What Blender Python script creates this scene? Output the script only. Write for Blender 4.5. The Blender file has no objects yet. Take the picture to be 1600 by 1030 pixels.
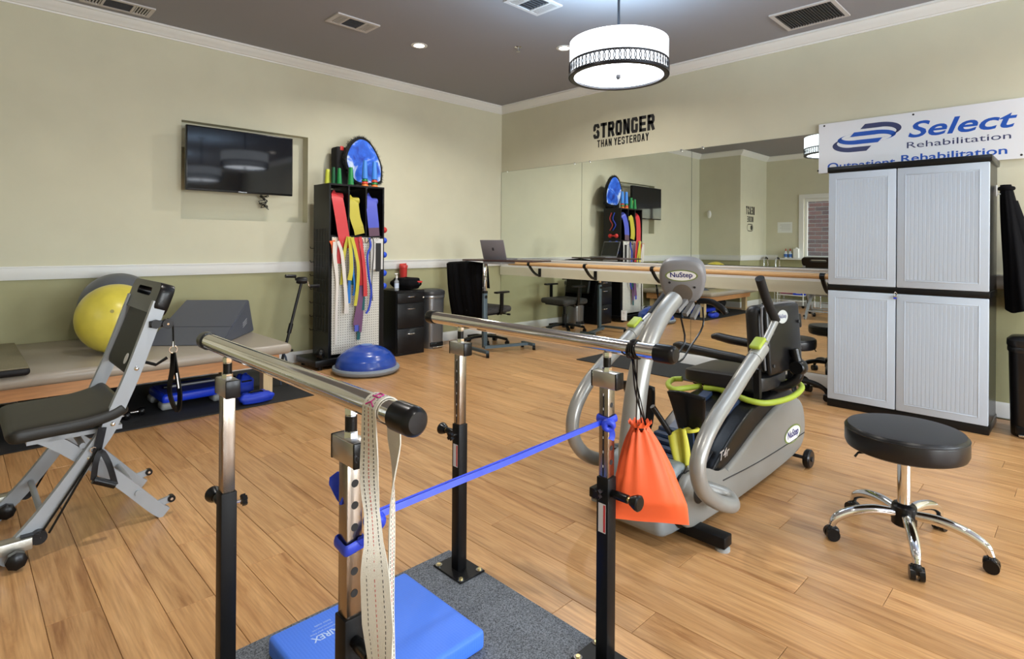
import bpy, bmesh, math, random
from mathutils import Vector, Matrix
random.seed(7)
V = Vector
PI = math.pi
sc = bpy.context.scene
COL = sc.collection

# ------------------------------------------------------------------ camera
F_PX, CAM_H, P_X, P_Y = 890.0, 1.26, 800.0, 381.0
ANG, ROLL = math.radians(45.4), math.radians(0.4)
FWD = V((math.cos(ANG), math.sin(ANG), 0))
_r = V((math.sin(ANG), -math.cos(ANG), 0)); _u = V((0, 0, 1))
RGT = _r * math.cos(ROLL) + _u * math.sin(ROLL)
UPV = _u * math.cos(ROLL) - _r * math.sin(ROLL)
CAM = V((0, 0, CAM_H))
cd = bpy.data.cameras.new('camera'); cam = bpy.data.objects.new('camera', cd); COL.objects.link(cam)
cd.sensor_fit = 'HORIZONTAL'; cd.sensor_width = 36.0; cd.lens = 36.0 * F_PX / 1600.0
cd.shift_y = -(515.0 - P_Y) / 1600.0
cd.clip_start = 0.05; cd.clip_end = 200
m = Matrix.Identity(4)
for i in range(3):
    m[i][0] = RGT[i]; m[i][1] = UPV[i]; m[i][2] = -FWD[i]; m[i][3] = CAM[i]
cam.matrix_world = m
sc.camera = cam

# ------------------------------------------------------------------ view, world
sc.view_settings.view_transform = 'Standard'
sc.view_settings.look = 'None'
sc.view_settings.exposure = 0.12
sc.view_settings.gamma = 1.0
sc.view_settings.use_curve_mapping = False
w = bpy.data.worlds.new('world'); sc.world = w; w.use_nodes = True
wn = w.node_tree.nodes; wl = w.node_tree.links
bg = wn['Background']
sky = wn.new('ShaderNodeTexSky'); sky.sky_type = 'NISHITA'
sky.sun_disc = False; sky.sun_elevation = math.radians(35); sky.sun_rotation = math.radians(200)
wl.new(sky.outputs[0], bg.inputs[0]); bg.inputs[1].default_value = 0.45

# seen and added lamps (positions in metres): three drum pendants, downlights
PENDANTS = [(3.226, 2.254), (3.30, -0.15), (3.30, -2.55)]  # last pendant is unseen, added to help light the room
DOWNLIGHTS = [(3.232, 4.58), (4.27, 3.62), (0.9, 2.6), (0.9, -0.6), (4.9, -0.9), (0.9, -3.2)]  # first two are in view; the other four are added for light
PEND_E, DOWN_W = 6.6, 21.0
CEIL = 3.18
# added area lamps for daylight at two assumed rear windows, out of view (x from, x to, z from, z to)
WINX, WINZ = [(0.0, 1.9), (2.9, 4.8)], (.55, 2.35)
for wx0, wx1 in WINX:
    ad = bpy.data.lights.new('window_daylight', 'AREA'); ad.shape = 'RECTANGLE'; ad.size = wx1 - wx0 - .1; ad.size_y = WINZ[1] - WINZ[0] - .1
    ad.energy = 235.0; ad.color = (.84, .92, 1.0)
    ao = bpy.data.objects.new('window_daylight', ad); COL.objects.link(ao)
    ao.location = ((wx0 + wx1) / 2, -4.6 - .16, (WINZ[0] + WINZ[1]) / 2); ao.rotation_euler = (math.radians(90), 0, 0)
XW, YW = 5.55, 5.85

# pixel of the 1600x1030 frame -> point on a plane of the room
def ray(x, y): return FWD + RGT * ((x - P_X) / F_PX) - UPV * ((y - P_Y) / F_PX)
def _pl(x, y, i, v):
    d = ray(x, y); return CAM + d * ((v - CAM[i]) / d[i])
def pX(x, y, v): return _pl(x, y, 0, v)
def pY(x, y, v): return _pl(x, y, 1, v)
def pZ(x, y, v=0.0): return _pl(x, y, 2, v)
def pR(x, y, n=None):     # point seen in the wall mirror, brought back into the room: on floor height
    p = pZ(x, y, n or 0.0); return V((2 * (XW - 0.006) - p.x, p.y, p.z))

# ------------------------------------------------------------------ materials
MATS = {}
def mat(name, col, rough=0.5, metal=0.0, var=0.0, vscale=20, bump=0.0, bscale=200, spec=None, coat=0.0,
        trans=0.0, emit=0.0, ecol=None, alpha=None, sheen=0.0, stretch=None, col2=None):
    if name in MATS: return MATS[name]
    m = bpy.data.materials.new(name); MATS[name] = m; m.use_nodes = True
    nt = m.node_tree; N = nt.nodes; L = nt.links; b = N['Principled BSDF']
    b.inputs['Base Color'].default_value = (*col, 1); b.inputs['Roughness'].default_value = rough
    b.inputs['Metallic'].default_value = metal
    if spec is not None: b.inputs['Specular IOR Level'].default_value = spec
    if coat: b.inputs['Coat Weight'].default_value = coat; b.inputs['Coat Roughness'].default_value = 0.15
    if trans: b.inputs['Transmission Weight'].default_value = trans
    if sheen: b.inputs['Sheen Weight'].default_value = sheen
    if emit: b.inputs['Emission Color'].default_value = (*(ecol or col), 1); b.inputs['Emission Strength'].default_value = emit
    if alpha is not None: b.inputs['Alpha'].default_value = alpha
    if var or bump or col2:
        tc = N.new('ShaderNodeTexCoord'); mp = N.new('ShaderNodeMapping'); L.new(tc.outputs['Object'], mp.inputs[0])
        if stretch: mp.inputs['Scale'].default_value = stretch
    if var or col2:
        nz = N.new('ShaderNodeTexNoise'); nz.inputs['Scale'].default_value = vscale; nz.inputs['Detail'].default_value = 5
        L.new(mp.outputs[0], nz.inputs['Vector'])
        cr = N.new('ShaderNodeValToRGB'); L.new(nz.outputs[0], cr.inputs[0])
        cr.color_ramp.elements[0].position = 0.3; cr.color_ramp.elements[1].position = 0.7
        c2 = col2 or tuple(min(1, c * (1 + var)) for c in col)
        c1 = col if col2 else tuple(c * (1 - var) for c in col)
        cr.color_ramp.elements[0].color = (*c1, 1); cr.color_ramp.elements[1].color = (*c2, 1)
        L.new(cr.outputs[0], b.inputs['Base Color'])
    if bump:
        n2 = N.new('ShaderNodeTexNoise'); n2.inputs['Scale'].default_value = bscale; n2.inputs['Detail'].default_value = 3
        L.new(mp.outputs[0], n2.inputs['Vector'])
        bp = N.new('ShaderNodeBump'); bp.inputs['Strength'].default_value = bump; bp.inputs['Distance'].default_value = 0.004
        L.new(n2.outputs[0], bp.inputs['Height']); L.new(bp.outputs[0], b.inputs['Normal'])
    return m

def srgb(r, g, b):
    f = lambda c: ((c / 255) / 12.92 if c / 255 <= .04045 else ((c / 255 + .055) / 1.055) ** 2.4)
    return (f(r), f(g), f(b))

# ------------------------------------------------------------------ mesh building
def basis(z, hint=(0, 0, 1)):
    z = V(z).normalized(); h = V(hint)
    if abs(z.dot(h.normalized())) > .97: h = V((1, 0, 0)) if abs(z.x) < .9 else V((0, 1, 0))
    x = h.cross(z).normalized(); y = z.cross(x)
    return x, y, z
def catmull(pts, n=6, closed=False):
    P = [V(p) for p in pts]; out = []; N = len(P)
    rng = range(N if closed else N - 1)
    for i in rng:
        p1, p2 = P[i], P[(i + 1) % N]
        p0 = P[i - 1] if (i > 0 or closed) else p1 * 2 - p2
        p3 = P[(i + 2) % N] if (i + 2 < N or closed) else p2 * 2 - p1
        for k in range(n):
            t = k / n
            out.append(.5 * ((2 * p1) + (p2 - p0) * t + (2 * p0 - 5 * p1 + 4 * p2 - p3) * t * t + (3 * p1 - p0 - 3 * p2 + p3) * t ** 3))
    if not closed: out.append(P[-1])
    return out
class MB:
    def __init__(s): s.v = []; s.f = []; s.mi = []; s.cur = 0
    def add(s, vs, fs):
        o = len(s.v); s.v += [V(p) for p in vs]; s.f += [tuple(i + o for i in f) for f in fs]; s.mi += [s.cur] * len(fs); return s
    def box(s, x0, x1, y0, y1, z0, z1, M=None):
        vs = [V((x, y, z)) for z in (z0, z1) for y in (y0, y1) for x in (x0, x1)]
        if M: vs = [M @ p for p in vs]
        return s.add(vs, [(0, 2, 3, 1), (4, 5, 7, 6), (0, 1, 5, 4), (2, 6, 7, 3), (0, 4, 6, 2), (1, 3, 7, 5)])
    def bm(s, b, M=None):
        b.verts.index_update()
        s.add([(M @ v.co if M else v.co.copy()) for v in b.verts], [[v.index for v in f.verts] for f in b.faces]); b.free(); return s
    def rbox(s, x0, x1, y0, y1, z0, z1, r=.01, seg=3, M=None):
        b = bmesh.new(); bmesh.ops.create_cube(b, size=1)
        for v in b.verts: v.co = V(((x0 + x1) / 2 + v.co.x * (x1 - x0), (y0 + y1) / 2 + v.co.y * (y1 - y0), (z0 + z1) / 2 + v.co.z * (z1 - z0)))
        r = min(r, .49 * min(abs(x1 - x0), abs(y1 - y0), abs(z1 - z0)))
        bmesh.ops.bevel(b, geom=b.edges[:], offset=r, segments=seg, profile=.5, affect='EDGES')
        return s.bm(b, M)
    def tube(s, pts, r, n=10, caps=True, closed=False, sm=0, hint=(0, 0, 1), ry=None):
        rs = r if isinstance(r, (list, tuple)) else None
        P = [V(p) for p in pts]
        if sm:
            k = len(P)
            if rs:
                rs = [rs[min(i // sm, k - 2)] * (1 - (i % sm) / sm) + rs[min(i // sm + 1, k - 1)] * ((i % sm) / sm) for i in range((k - 1) * sm)] + [rs[-1]]
            P = catmull(P, sm, closed)
        vs, fs = [], []; N = len(P); px = None
        for i, p in enumerate(P):
            a = P[i - 1] if (i > 0 or closed) else p; b = P[(i + 1) % N] if (i < N - 1 or closed) else p
            t = (b - a)
            if t.length < 1e-9: t = V((0, 0, 1))
            t.normalize()
            if px is None: x, y, _ = basis(t, hint)
            else:
                x = px - t * px.dot(t)
                if x.length < 1e-6: x, y, _ = basis(t, hint)
                x.normalize(); y = t.cross(x)
            px = x
            R = rs[i] if rs else r
            R2 = (ry if ry else R)
            for k in range(n):
                an = 2 * PI * k / n
                vs.append(p + x * (R * math.cos(an)) + y * (R2 * math.sin(an)))
        for i in range(N if closed else N - 1):
            j = (i + 1) % N
            for k in range(n):
                k2 = (k + 1) % n; fs.append((i * n + k, i * n + k2, j * n + k2, j * n + k))
        if caps and not closed:
            fs.append(tuple(range(n - 1, -1, -1))); fs.append(tuple((N - 1) * n + k for k in range(n)))
        return s.add(vs, fs)
    def sbar(s, pts, w, h, up=(0, 0, 1), sm=0, caps=True):   # rectangular bar swept along a path; h along up, w across
        P = catmull(pts, sm) if sm else [V(p) for p in pts]
        vs, fs = [], []; N = len(P)
        for i, p in enumerate(P):
            t = (P[min(i + 1, N - 1)] - P[max(i - 1, 0)]).normalized()
            u = V(up[i] if isinstance(up, list) else up); x = t.cross(u)
            if x.length < 1e-6: x = t.cross(V((1, 0, 0)))
            x.normalize(); u = x.cross(t)
            ww = w[i] if isinstance(w, list) else w
            for a, b in ((-.5, -.5), (.5, -.5), (.5, .5), (-.5, .5)): vs.append(p + x * (a * ww) + u * (b * h))
        for i in range(N - 1):
            for k in range(4):
                k2 = (k + 1) % 4; fs.append((i * 4 + k, i * 4 + k2, i * 4 + 4 + k2, i * 4 + 4 + k))
        if caps: fs.append((3, 2, 1, 0)); fs.append(tuple((N - 1) * 4 + k for k in range(4)))
        return s.add(vs, fs)
    def lathe(s, prof, c=(0, 0, 0), axis=(0, 0, 1), n=24, M=None, cap=True, sx=1, sy=1):
        x, y, z = basis(axis, (0, 1, 0)); c = V(c); vs, fs = [], []
        for r, h in prof:
            for k in range(n):
                an = 2 * PI * k / n; vs.append(c + x * (r * sx * math.cos(an)) + y * (r * sy * math.sin(an)) + z * h)
        for i in range(len(prof) - 1):
            for k in range(n):
                k2 = (k + 1) % n; fs.append((i * n + k, i * n + k2, (i + 1) * n + k2, (i + 1) * n + k))
        if cap:
            fs.append(tuple(range(n - 1, -1, -1))); fs.append(tuple((len(prof) - 1) * n + k for k in range(n)))
        if M: vs = [M @ v for v in vs]
        return s.add(vs, fs)
    def cyl(s, a, b, r, n=16, r2=None):
        a, b = V(a), V(b); return s.lathe([(r, 0), (r if r2 is None else r2, (b - a).length)], a, b - a, n)
    def sphere(s, c, r, nu=24, nv=14, R=None):
        rx, ry, rz = r if isinstance(r, (tuple, list)) else (r, r, r); c = V(c); vs, fs = [], []
        for i in range(nv + 1):
            th = PI * i / nv
            for k in range(nu):
                ph = 2 * PI * k / nu
                q = V((rx * math.sin(th) * math.cos(ph), ry * math.sin(th) * math.sin(ph), rz * math.cos(th)))
                vs.append(c + (R @ q if R else q))
        for i in range(nv):
            for k in range(nu):
                k2 = (k + 1) % nu; fs.append((i * nu + k, (i + 1) * nu + k, (i + 1) * nu + k2, i * nu + k2))
        return s.add(vs, fs)
    def prism(s, poly, o, u, v, n, t):   # 2-D outline (in u,v from o) extruded t along n
        o, u, v, n = V(o), V(u), V(v), V(n); k = len(poly)
        A = [o + u * a + v * b for a, b in poly]; B = [p + n * t for p in A]
        fs = [tuple(range(k - 1, -1, -1)), tuple(range(k, 2 * k))] + [(i, (i + 1) % k, k + (i + 1) % k, k + i) for i in range(k)]
        return s.add(A + B, fs)
    def grid(s, fn, nu, nv, wrapu=False):
        vs = [fn(i / (nu if wrapu else nu - 1), j / (nv - 1)) for j in range(nv) for i in range(nu)]
        fs = []
        for j in range(nv - 1):
            for i in range(nu if wrapu else nu - 1):
                i2 = (i + 1) % nu; fs.append((j * nu + i, j * nu + i2, (j + 1) * nu + i2, (j + 1) * nu + i))
        return s.add(vs, fs)
    def torus(s, c, R, r, axis=(0, 0, 1), n=32, k=10, sx=1, sy=1):
        x, y, z = basis(axis, (0, 1, 0)); c = V(c)
        return s.tube([c + x * (R * sx * math.cos(2 * PI * i / n)) + y * (R * sy * math.sin(2 * PI * i / n)) for i in range(n)], r, k, closed=True, hint=axis)
    def mesh(s, name, smooth=38):
        me = bpy.data.meshes.new(name); me.from_pydata([tuple(v) for v in s.v], [], s.f)
        b = bmesh.new(); b.from_mesh(me); bmesh.ops.remove_doubles(b, verts=b.verts[:], dist=1e-6)
        bmesh.ops.recalc_face_normals(b, faces=b.faces[:]); b.to_mesh(me); b.free()
        if smooth:
            me.shade_smooth(); me.set_sharp_from_angle(angle=math.radians(smooth))
        me.update(); return me
    def build(s, name, material, parent=None, smooth=38, solid=0):
        ms = material if isinstance(material, (list, tuple)) else [material]
        if len(ms) > 1:
            me = bpy.data.meshes.new(name); me.from_pydata([tuple(v) for v in s.v], [], s.f)
            me.polygons.foreach_set('material_index', s.mi)
            b = bmesh.new(); b.from_mesh(me); bmesh.ops.recalc_face_normals(b, faces=b.faces[:]); b.to_mesh(me); b.free()
            if smooth: me.shade_smooth(); me.set_sharp_from_angle(angle=math.radians(smooth))
        else: me = s.mesh(name, smooth)
        for q in ms: me.materials.append(q)
        o = bpy.data.objects.new(name, me); COL.objects.link(o)
        if solid:
            md = o.modifiers.new('thickness', 'SOLIDIFY'); md.thickness = solid; md.offset = 0
        if parent: attach(o, parent)
        return o
INV = {}
def attach(o, parent):
    o.parent = parent
    M = Matrix.Identity(4); p = parent
    chain = []
    while p: chain.append(p); p = p.parent
    top = chain[-1]
    if len(chain) == 1: o.matrix_parent_inverse = INV.get(top.name, Matrix.Identity(4))
def tag(o, label, cat, group=None, kind=None):
    if label: o['label'] = label
    if cat: o['category'] = cat
    if group: o['group'] = group
    if kind: o['kind'] = kind
    return o
def thing(name, label, cat, loc=(0, 0, 0), group=None, rz=0.0):
    o = bpy.data.objects.new(name, None); COL.objects.link(o); o.location = loc; o.rotation_euler = (0, 0, rz); o.empty_display_size = .1
    INV[o.name] = (Matrix.Translation(V(loc)) @ Matrix.Rotation(rz, 4, 'Z')).inverted()
    return tag(o, label, cat, group)
def struct(name, mb, material, parent=None, label=None, smooth=38):
    o = mb.build(name, material, parent, smooth)
    if not parent: o['kind'] = 'structure'
    if label: o['label'] = label
    return o
def dup(root, loc=None, rz=None, label=None, group=None):
    r = root.copy(); COL.objects.link(r)
    if loc is not None: r.location = loc
    if rz is not None: r.rotation_euler = (0, 0, rz)
    if label: r['label'] = label
    if group: r['group'] = group
    for ch in list(root.children):
        c = ch.copy(); COL.objects.link(c); c.parent = r; c.matrix_parent_inverse = ch.matrix_parent_inverse.copy()
        for g in list(ch.children):
            d = g.copy(); COL.objects.link(d); d.parent = c; d.matrix_parent_inverse = g.matrix_parent_inverse.copy()
    return r
def text_mesh(body, o, u, v, w_, h_, t=.0006, shear=0.0, bold=0.0, name='lettering'):
    """flat lettering filling a w_ x h_ rectangle from o along u (right) and v (up)"""
    cu = bpy.data.curves.new('t', 'FONT'); cu.body = body; cu.size = 1.0; cu.shear = shear; cu.offset = bold; cu.resolution_u = 4
    ob = bpy.data.objects.new('t', cu); COL.objects.link(ob)
    dg = bpy.context.evaluated_depsgraph_get(); me = bpy.data.meshes.new_from_object(ob.evaluated_get(dg))
    xs = [q.co.x for q in me.vertices]; ys = [q.co.y for q in me.vertices]
    x0, x1, y0, y1 = min(xs), max(xs), min(ys), max(ys)
    o, u, v = V(o), V(u).normalized(), V(v).normalized(); n = u.cross(v)
    mb = MB()
    vs = [o + u * ((q.co.x - x0) / (x1 - x0) * w_) + v * ((q.co.y - y0) / (y1 - y0) * h_) + n * t for q in me.vertices]
    mb.add(vs, [tuple(p.vertices) for p in me.polygons])
    bpy.data.objects.remove(ob); bpy.data.curves.remove(cu); bpy.data.meshes.remove(me)
    return mb
# ---- shared materials
BLACK = mat('black_plastic', (.005, .005, .0055), .28, spec=.3)
BLACKM = mat('black_painted_metal', (.006, .006, .0065), .42, spec=.35, bump=.05, bscale=400)
RUBBER = mat('black_rubber', (.008, .008, .009), .6, spec=.3, bump=.1, bscale=300)
CHROME = mat('chrome', (.82, .83, .85), .07, 1.0)
STEEL = mat('brushed_steel', (.55, .54, .52), .28, 1.0)
WHITE = mat('white_trim_paint', srgb(226, 226, 222), .42)
VINYLB = mat('black_vinyl', (.010, .010, .011), .36, spec=.4, bump=.12, bscale=500)
INK = mat('black_ink', (.01, .01, .011), .6)
# ================================================================== THE ROOM
WALLUP = mat('wall_cream_paint', srgb(205, 202, 178), .75, var=.03, vscale=3, bump=.06, bscale=250)
WALLLO = mat('wall_olive_paint', srgb(166, 163, 124), .7, var=.03, vscale=3, bump=.10, bscale=220)
CEILM = mat('ceiling_paint', srgb(148, 148, 153), .85, bump=.04, bscale=200)
RAIL_Z0, RAIL_Z1 = .95, 1.056
XB, YB = -1.59, 4.96       # back wall, alcove
XA = -.28
YR = -4.6                  # rear wall

def plank_material():
    m = bpy.data.materials.new('wood_plank_floor'); m.use_nodes = True
    nt = m.node_tree; N = nt.nodes; L = nt.links; b = N['Principled BSDF']
    tc = N.new('ShaderNodeTexCoord'); oi = N.new('ShaderNodeObjectInfo')
    mul = N.new('ShaderNodeVectorMath'); mul.operation = 'SCALE'; mul.inputs[0].default_value = (37.3, 91.7, 3.1); L.new(oi.outputs['Random'], mul.inputs['Scale'])
    add = N.new('ShaderNodeVectorMath'); add.operation = 'ADD'; L.new(tc.outputs['Object'], add.inputs[0]); L.new(mul.outputs[0], add.inputs[1])
    mp = N.new('ShaderNodeMapping'); mp.inputs['Scale'].default_value = (14, 1.1, 1); L.new(add.outputs[0], mp.inputs[0])
    n1 = N.new('ShaderNodeTexNoise'); n1.inputs['Scale'].default_value = 1.3; n1.inputs['Detail'].default_value = 7; n1.inputs['Roughness'].default_value = .62; n1.inputs['Distortion'].default_value = 1.4
    L.new(mp.outputs[0], n1.inputs['Vector'])
    cr = N.new('ShaderNodeValToRGB'); e = cr.color_ramp.elements
    e[0].position = .25; e[0].color = (*srgb(150, 100, 58), 1); e[1].position = .72; e[1].color = (*srgb(214, 168, 116), 1)
    k = e.new(.46); k.color = (*srgb(194, 147, 97), 1)
    L.new(n1.outputs[0], cr.inputs[0])
    mp2 = N.new('ShaderNodeMapping'); mp2.inputs['Scale'].default_value = (70, 2.5, 1); L.new(add.outputs[0], mp2.inputs[0])
    n2 = N.new('ShaderNodeTexNoise'); n2.inputs['Scale'].default_value = 2.0; n2.inputs['Detail'].default_value = 3; L.new(mp2.outputs[0], n2.inputs['Vector'])
    mx = N.new('ShaderNodeMix'); mx.data_type = 'RGBA'; mx.blend_type = 'MULTIPLY'; mx.inputs[0].default_value = .5
    c2 = N.new('ShaderNodeValToRGB'); c2.color_ramp.elements[0].position = .3; c2.color_ramp.elements[0].color = (.55, .5, .45, 1); c2.color_ramp.elements[1].position = .6; c2.color_ramp.elements[1].color = (1, 1, 1, 1)
    L.new(n2.outputs[0], c2.inputs[0]); L.new(cr.outputs[0], mx.inputs[6]); L.new(c2.outputs[0], mx.inputs[7])
    hs = N.new('ShaderNodeHueSaturation'); mr = N.new('ShaderNodeMapRange'); L.new(oi.outputs['Random'], mr.inputs[0]); mr.inputs[3].default_value = .88; mr.inputs[4].default_value = 1.1
    L.new(mr.outputs[0], hs.inputs['Value']); L.new(mx.outputs[2], hs.inputs['Color']); L.new(hs.outputs[0], b.inputs['Base Color'])
    b.inputs['Roughness'].default_value = .3; b.inputs['Specular IOR Level'].default_value = .5
    bp = N.new('ShaderNodeBump'); bp.inputs['Strength'].default_value = .05; L.new(n2.outputs[0], bp.inputs['Height']); L.new(bp.outputs[0], b.inputs['Normal'])
    return m
PLANK = plank_material()
SEAM = mat('floor_seam', srgb(70, 42, 24), .8)

# --- floor: dark sub-floor, planks laid along Y
floor = struct('floor', MB().box(XB - .05, XW + .05, YR - .05, YW + .05, -.06, -.010), SEAM, label='wood-look plank floor')
PW, PL, GAP = .1502, 1.215, .0015
planks = []
nc = int((XW - XB) / PW) + 1
offs = 0.0
for c in range(nc):
    x0 = .978 - PW * 40 + PW * c + PW * math.ceil((XB - (.978 - PW * 40)) / PW) - PW
    known = {0: 2.388, 1: 2.796, 2: 2.188, 3: 2.648, 4: 2.293, 5: 2.48}.get(round((x0 - .227) / PW))
    x1 = x0 + PW
    x0, x1 = max(x0, XB), min(x1, XW)
    if x1 - x0 < .02: continue
    offs = (offs + random.choice((.2, .42, .55, .74, .31))) % 1.0
    y = YR - PL * offs
    if known: y = known - PL * math.ceil((known - YR) / PL)
    while y < YW:
        a, b_ = max(y, YR), min(y + PL, YW)
        if b_ - a > .03: planks.append((x0, x1, a, b_))
        y += PL
def pscore(p):
    cx, cy = (p[0] + p[1]) / 2, (p[2] + p[3]) / 2; d = V((cx, cy, 0)) - CAM; z = d.dot(FWD)
    if z < .4: return 1e6 - z
    px = P_X + F_PX * d.dot(RGT) / z; py = P_Y - F_PX * d.dot(UPV) / z
    out = max(0, -px, px - 1600) + max(0, py - 1030)
    return z * z + out * .05
planks.sort(key=pscore)
pm_cache = {}
rest = MB()
for i, (x0, x1, a, b_) in enumerate(planks):
    hx, hy = (x1 - x0) / 2 - GAP / 2, (b_ - a) / 2 - GAP / 2
    if i < 300:
        key = (round(hx, 3), round(hy, 3))
        if key not in pm_cache:
            q = MB(); t = .0012
            q.add([(-hx, -hy, -.010), (hx, -hy, -.010), (hx, hy, -.010), (-hx, hy, -.010), (-hx, -hy, -t), (hx, -hy, -t), (hx, hy, -t), (-hx, hy, -t),
                   (-hx + t, -hy + t, 0), (hx - t, -hy + t, 0), (hx - t, hy - t, 0), (-hx + t, hy - t, 0)],
                  [(0, 1, 5, 4), (1, 2, 6, 5), (2, 3, 7, 6), (3, 0, 4, 7), (4, 5, 9, 8), (5, 6, 10, 9), (6, 7, 11, 10), (7, 4, 8, 11), (8, 9, 10, 11)])
            me = q.mesh('plank', 0); me.materials.append(PLANK); pm_cache[key] = me
        o = bpy.data.objects.new('plank', pm_cache[key]); COL.objects.link(o); o.location = ((x0 + x1) / 2, (a + b_) / 2, 0); o.parent = floor
    else:
        rest.box(x0 + GAP / 2, x1 - GAP / 2, a + GAP / 2, b_ - GAP / 2, -.010, 0)
if rest.v:
    o = rest.build('plank_field', PLANK, floor, 0); o['kind'] = 'stuff'

# --- walls (thick shells, olive below the chair rail, cream above)
def wall2(name, boxes_lo, boxes_hi, label):
    mb = MB()
    for q in boxes_lo: mb.cur = 0; mb.box(*q)
    for q in boxes_hi: mb.cur = 1; mb.box(*q)
    return struct(name, mb, [WALLLO, WALLUP], label=label, smooth=0)
TH = .2; RZ = 1.0
NX0, NX1, NZ0, NZ1, ND = 1.503, 2.708, 1.469, 2.377, .12
wall2('wall_left', [(XA - .02, XW + TH, YW, YW + TH, -.06, RZ)],
      [(XA - .02, NX0, YW, YW + TH, RZ, CEIL), (NX1, XW + TH, YW, YW + TH, RZ, CEIL), (NX0, NX1, YW, YW + TH, RZ, NZ0), (NX0, NX1, YW, YW + TH, NZ1, CEIL),
       (NX0, NX1, YW + ND, YW + TH, NZ0, NZ1)], 'cream and olive wall with a recessed television niche')
wall2('wall_right', [(XW, XW + TH, YR, YW, -.06, RZ)], [(XW, XW + TH, YR, YW, RZ, CEIL)], 'cream wall carrying the mirrors')
wall2('wall_recess', [(XA - TH, XA, YB + .0, YW + TH, -.06, RZ)], [(XA - TH, XA, YB, YW + TH, RZ, CEIL)], 'short side wall beside the treatment table')
wall2('wall_alcove', [(XB - TH, XA - TH, YB, YB + TH, -.06, RZ)], [(XB - TH, XA - TH, YB, YB + TH, RZ, CEIL)], 'narrow wall carrying black lettering')
DY0, DY1, DZ0, DZ = 2.95, 4.19, 1.0, 2.24
wall2('wall_back', [(XB - TH, XB, YR, YB, -.06, RZ)],
      [(XB - TH, XB, YR, DY0, RZ, CEIL), (XB - TH, XB, DY1, YB, RZ, CEIL), (XB - TH, XB, DY0, DY1, DZ, CEIL)], 'back wall with a window')
WY = WINX
lo, hi = [], []
xs = [XB] + [q for p in WY for q in p] + [XW]
for i in range(0, len(xs), 2):
    lo.append((xs[i], xs[i + 1], YR - TH, YR, -.06, RZ)); hi.append((xs[i], xs[i + 1], YR - TH, YR, RZ, CEIL))
for a, b_ in WY:
    lo.append((a, b_, YR - TH, YR, -.06, WINZ[0])); hi.append((a, b_, YR - TH, YR, WINZ[1], CEIL))
wall2('wall_rear', lo, hi, 'rear wall with two windows')
# --- ceiling
struct('ceiling', MB().box(XB - TH, XW + TH, YR - TH, YW + TH, CEIL, CEIL + .1), CEILM, label='pale grey ceiling')
# --- trims
CROWN = [(0, 3.085), (.014, 3.085), (.018, 3.097), (.03, 3.100), (.04, 3.112), (.058, 3.125), (.078, 3.148), (.086, 3.160), (.1, 3.162), (.1, CEIL), (0, CEIL)]
RAILP = [(0, RAIL_Z0), (.018, RAIL_Z0), (.02, RAIL_Z0 + .004), (.02, RAIL_Z1 - .012), (.03, RAIL_Z1 - .01), (.03, RAIL_Z1), (0, RAIL_Z1)]
BASEP = [(0, 0), (.016, 0), (.016, .085), (.011, .1), (.005, .112), (0, .112)]
def run(prof, a, b, nrm, k0=0, k1=0):
    """sweep a profile along a wall foot line from a to b; nrm points into the room; k = mitre at the ends"""
    a, b, n = V((*a, 0)), V((*b, 0)), V((*nrm, 0)); t = (b - a).normalized(); mb = MB(); k = len(prof)
    A = [a + n * d + t * (d * k0) + V((0, 0, z)) for d, z in prof]; B = [b + n * d - t * (d * k1) + V((0, 0, z)) for d, z in prof]
    return mb.add(A + B, [tuple(range(k - 1, -1, -1)), tuple(range(k, 2 * k))] + [(i, (i + 1) % k, k + (i + 1) % k, k + i) for i in range(k)])
SEGS = [('left', (XA, YW), (XW, YW), (0, -1), 1, 1), ('right', (XW, YW), (XW, YR), (-1, 0), 1, 1), ('recess', (XA, YB), (XA, YW), (1, 0), -1, 1),
        ('alcove', (XB, YB), (XA, YB), (0, -1), 1, -1), ('back', (XB, YR), (XB, YB), (1, 0), 1, 1), ('rear', (XW, YR), (XB, YR), (0, 1), 1, 1)]
n = 1
for side, a, b_, nr, k0, k1 in SEGS:
    struct('trim_%d' % n, run(CROWN, a, b_, nr, k0, k1), WHITE, label='white crown moulding', smooth=30); n += 1
for side, a, b_, nr, k0, k1 in SEGS:
    if side == 'back':
        struct('trim_%d' % n, run(RAILP, a, (XB, DY0 - .13), nr, k0, 0), WHITE, label='white chair rail', smooth=30); n += 1
        struct('trim_%d' % n, run(RAILP, (XB, DY1 + .51), b_, nr, 0, k1), WHITE, label='white chair rail', smooth=30); n += 1
        struct('baseboard_back', run(BASEP, a, b_, nr, k0, k1), WHITE, label='white baseboard', smooth=30)
    elif side == 'rear': struct('baseboard_rear', run(BASEP, a, b_, nr, k0, k1), WHITE, label='white baseboard', smooth=30)
    else:
        struct('trim_%d' % n, run(RAILP, a, b_, nr, k0, k1), WHITE, label='white chair rail', smooth=30); n += 1
        struct('baseboard_' + side, run(BASEP, a, b_, nr, k0, k1), WHITE, label='white baseboard', smooth=30)
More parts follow.
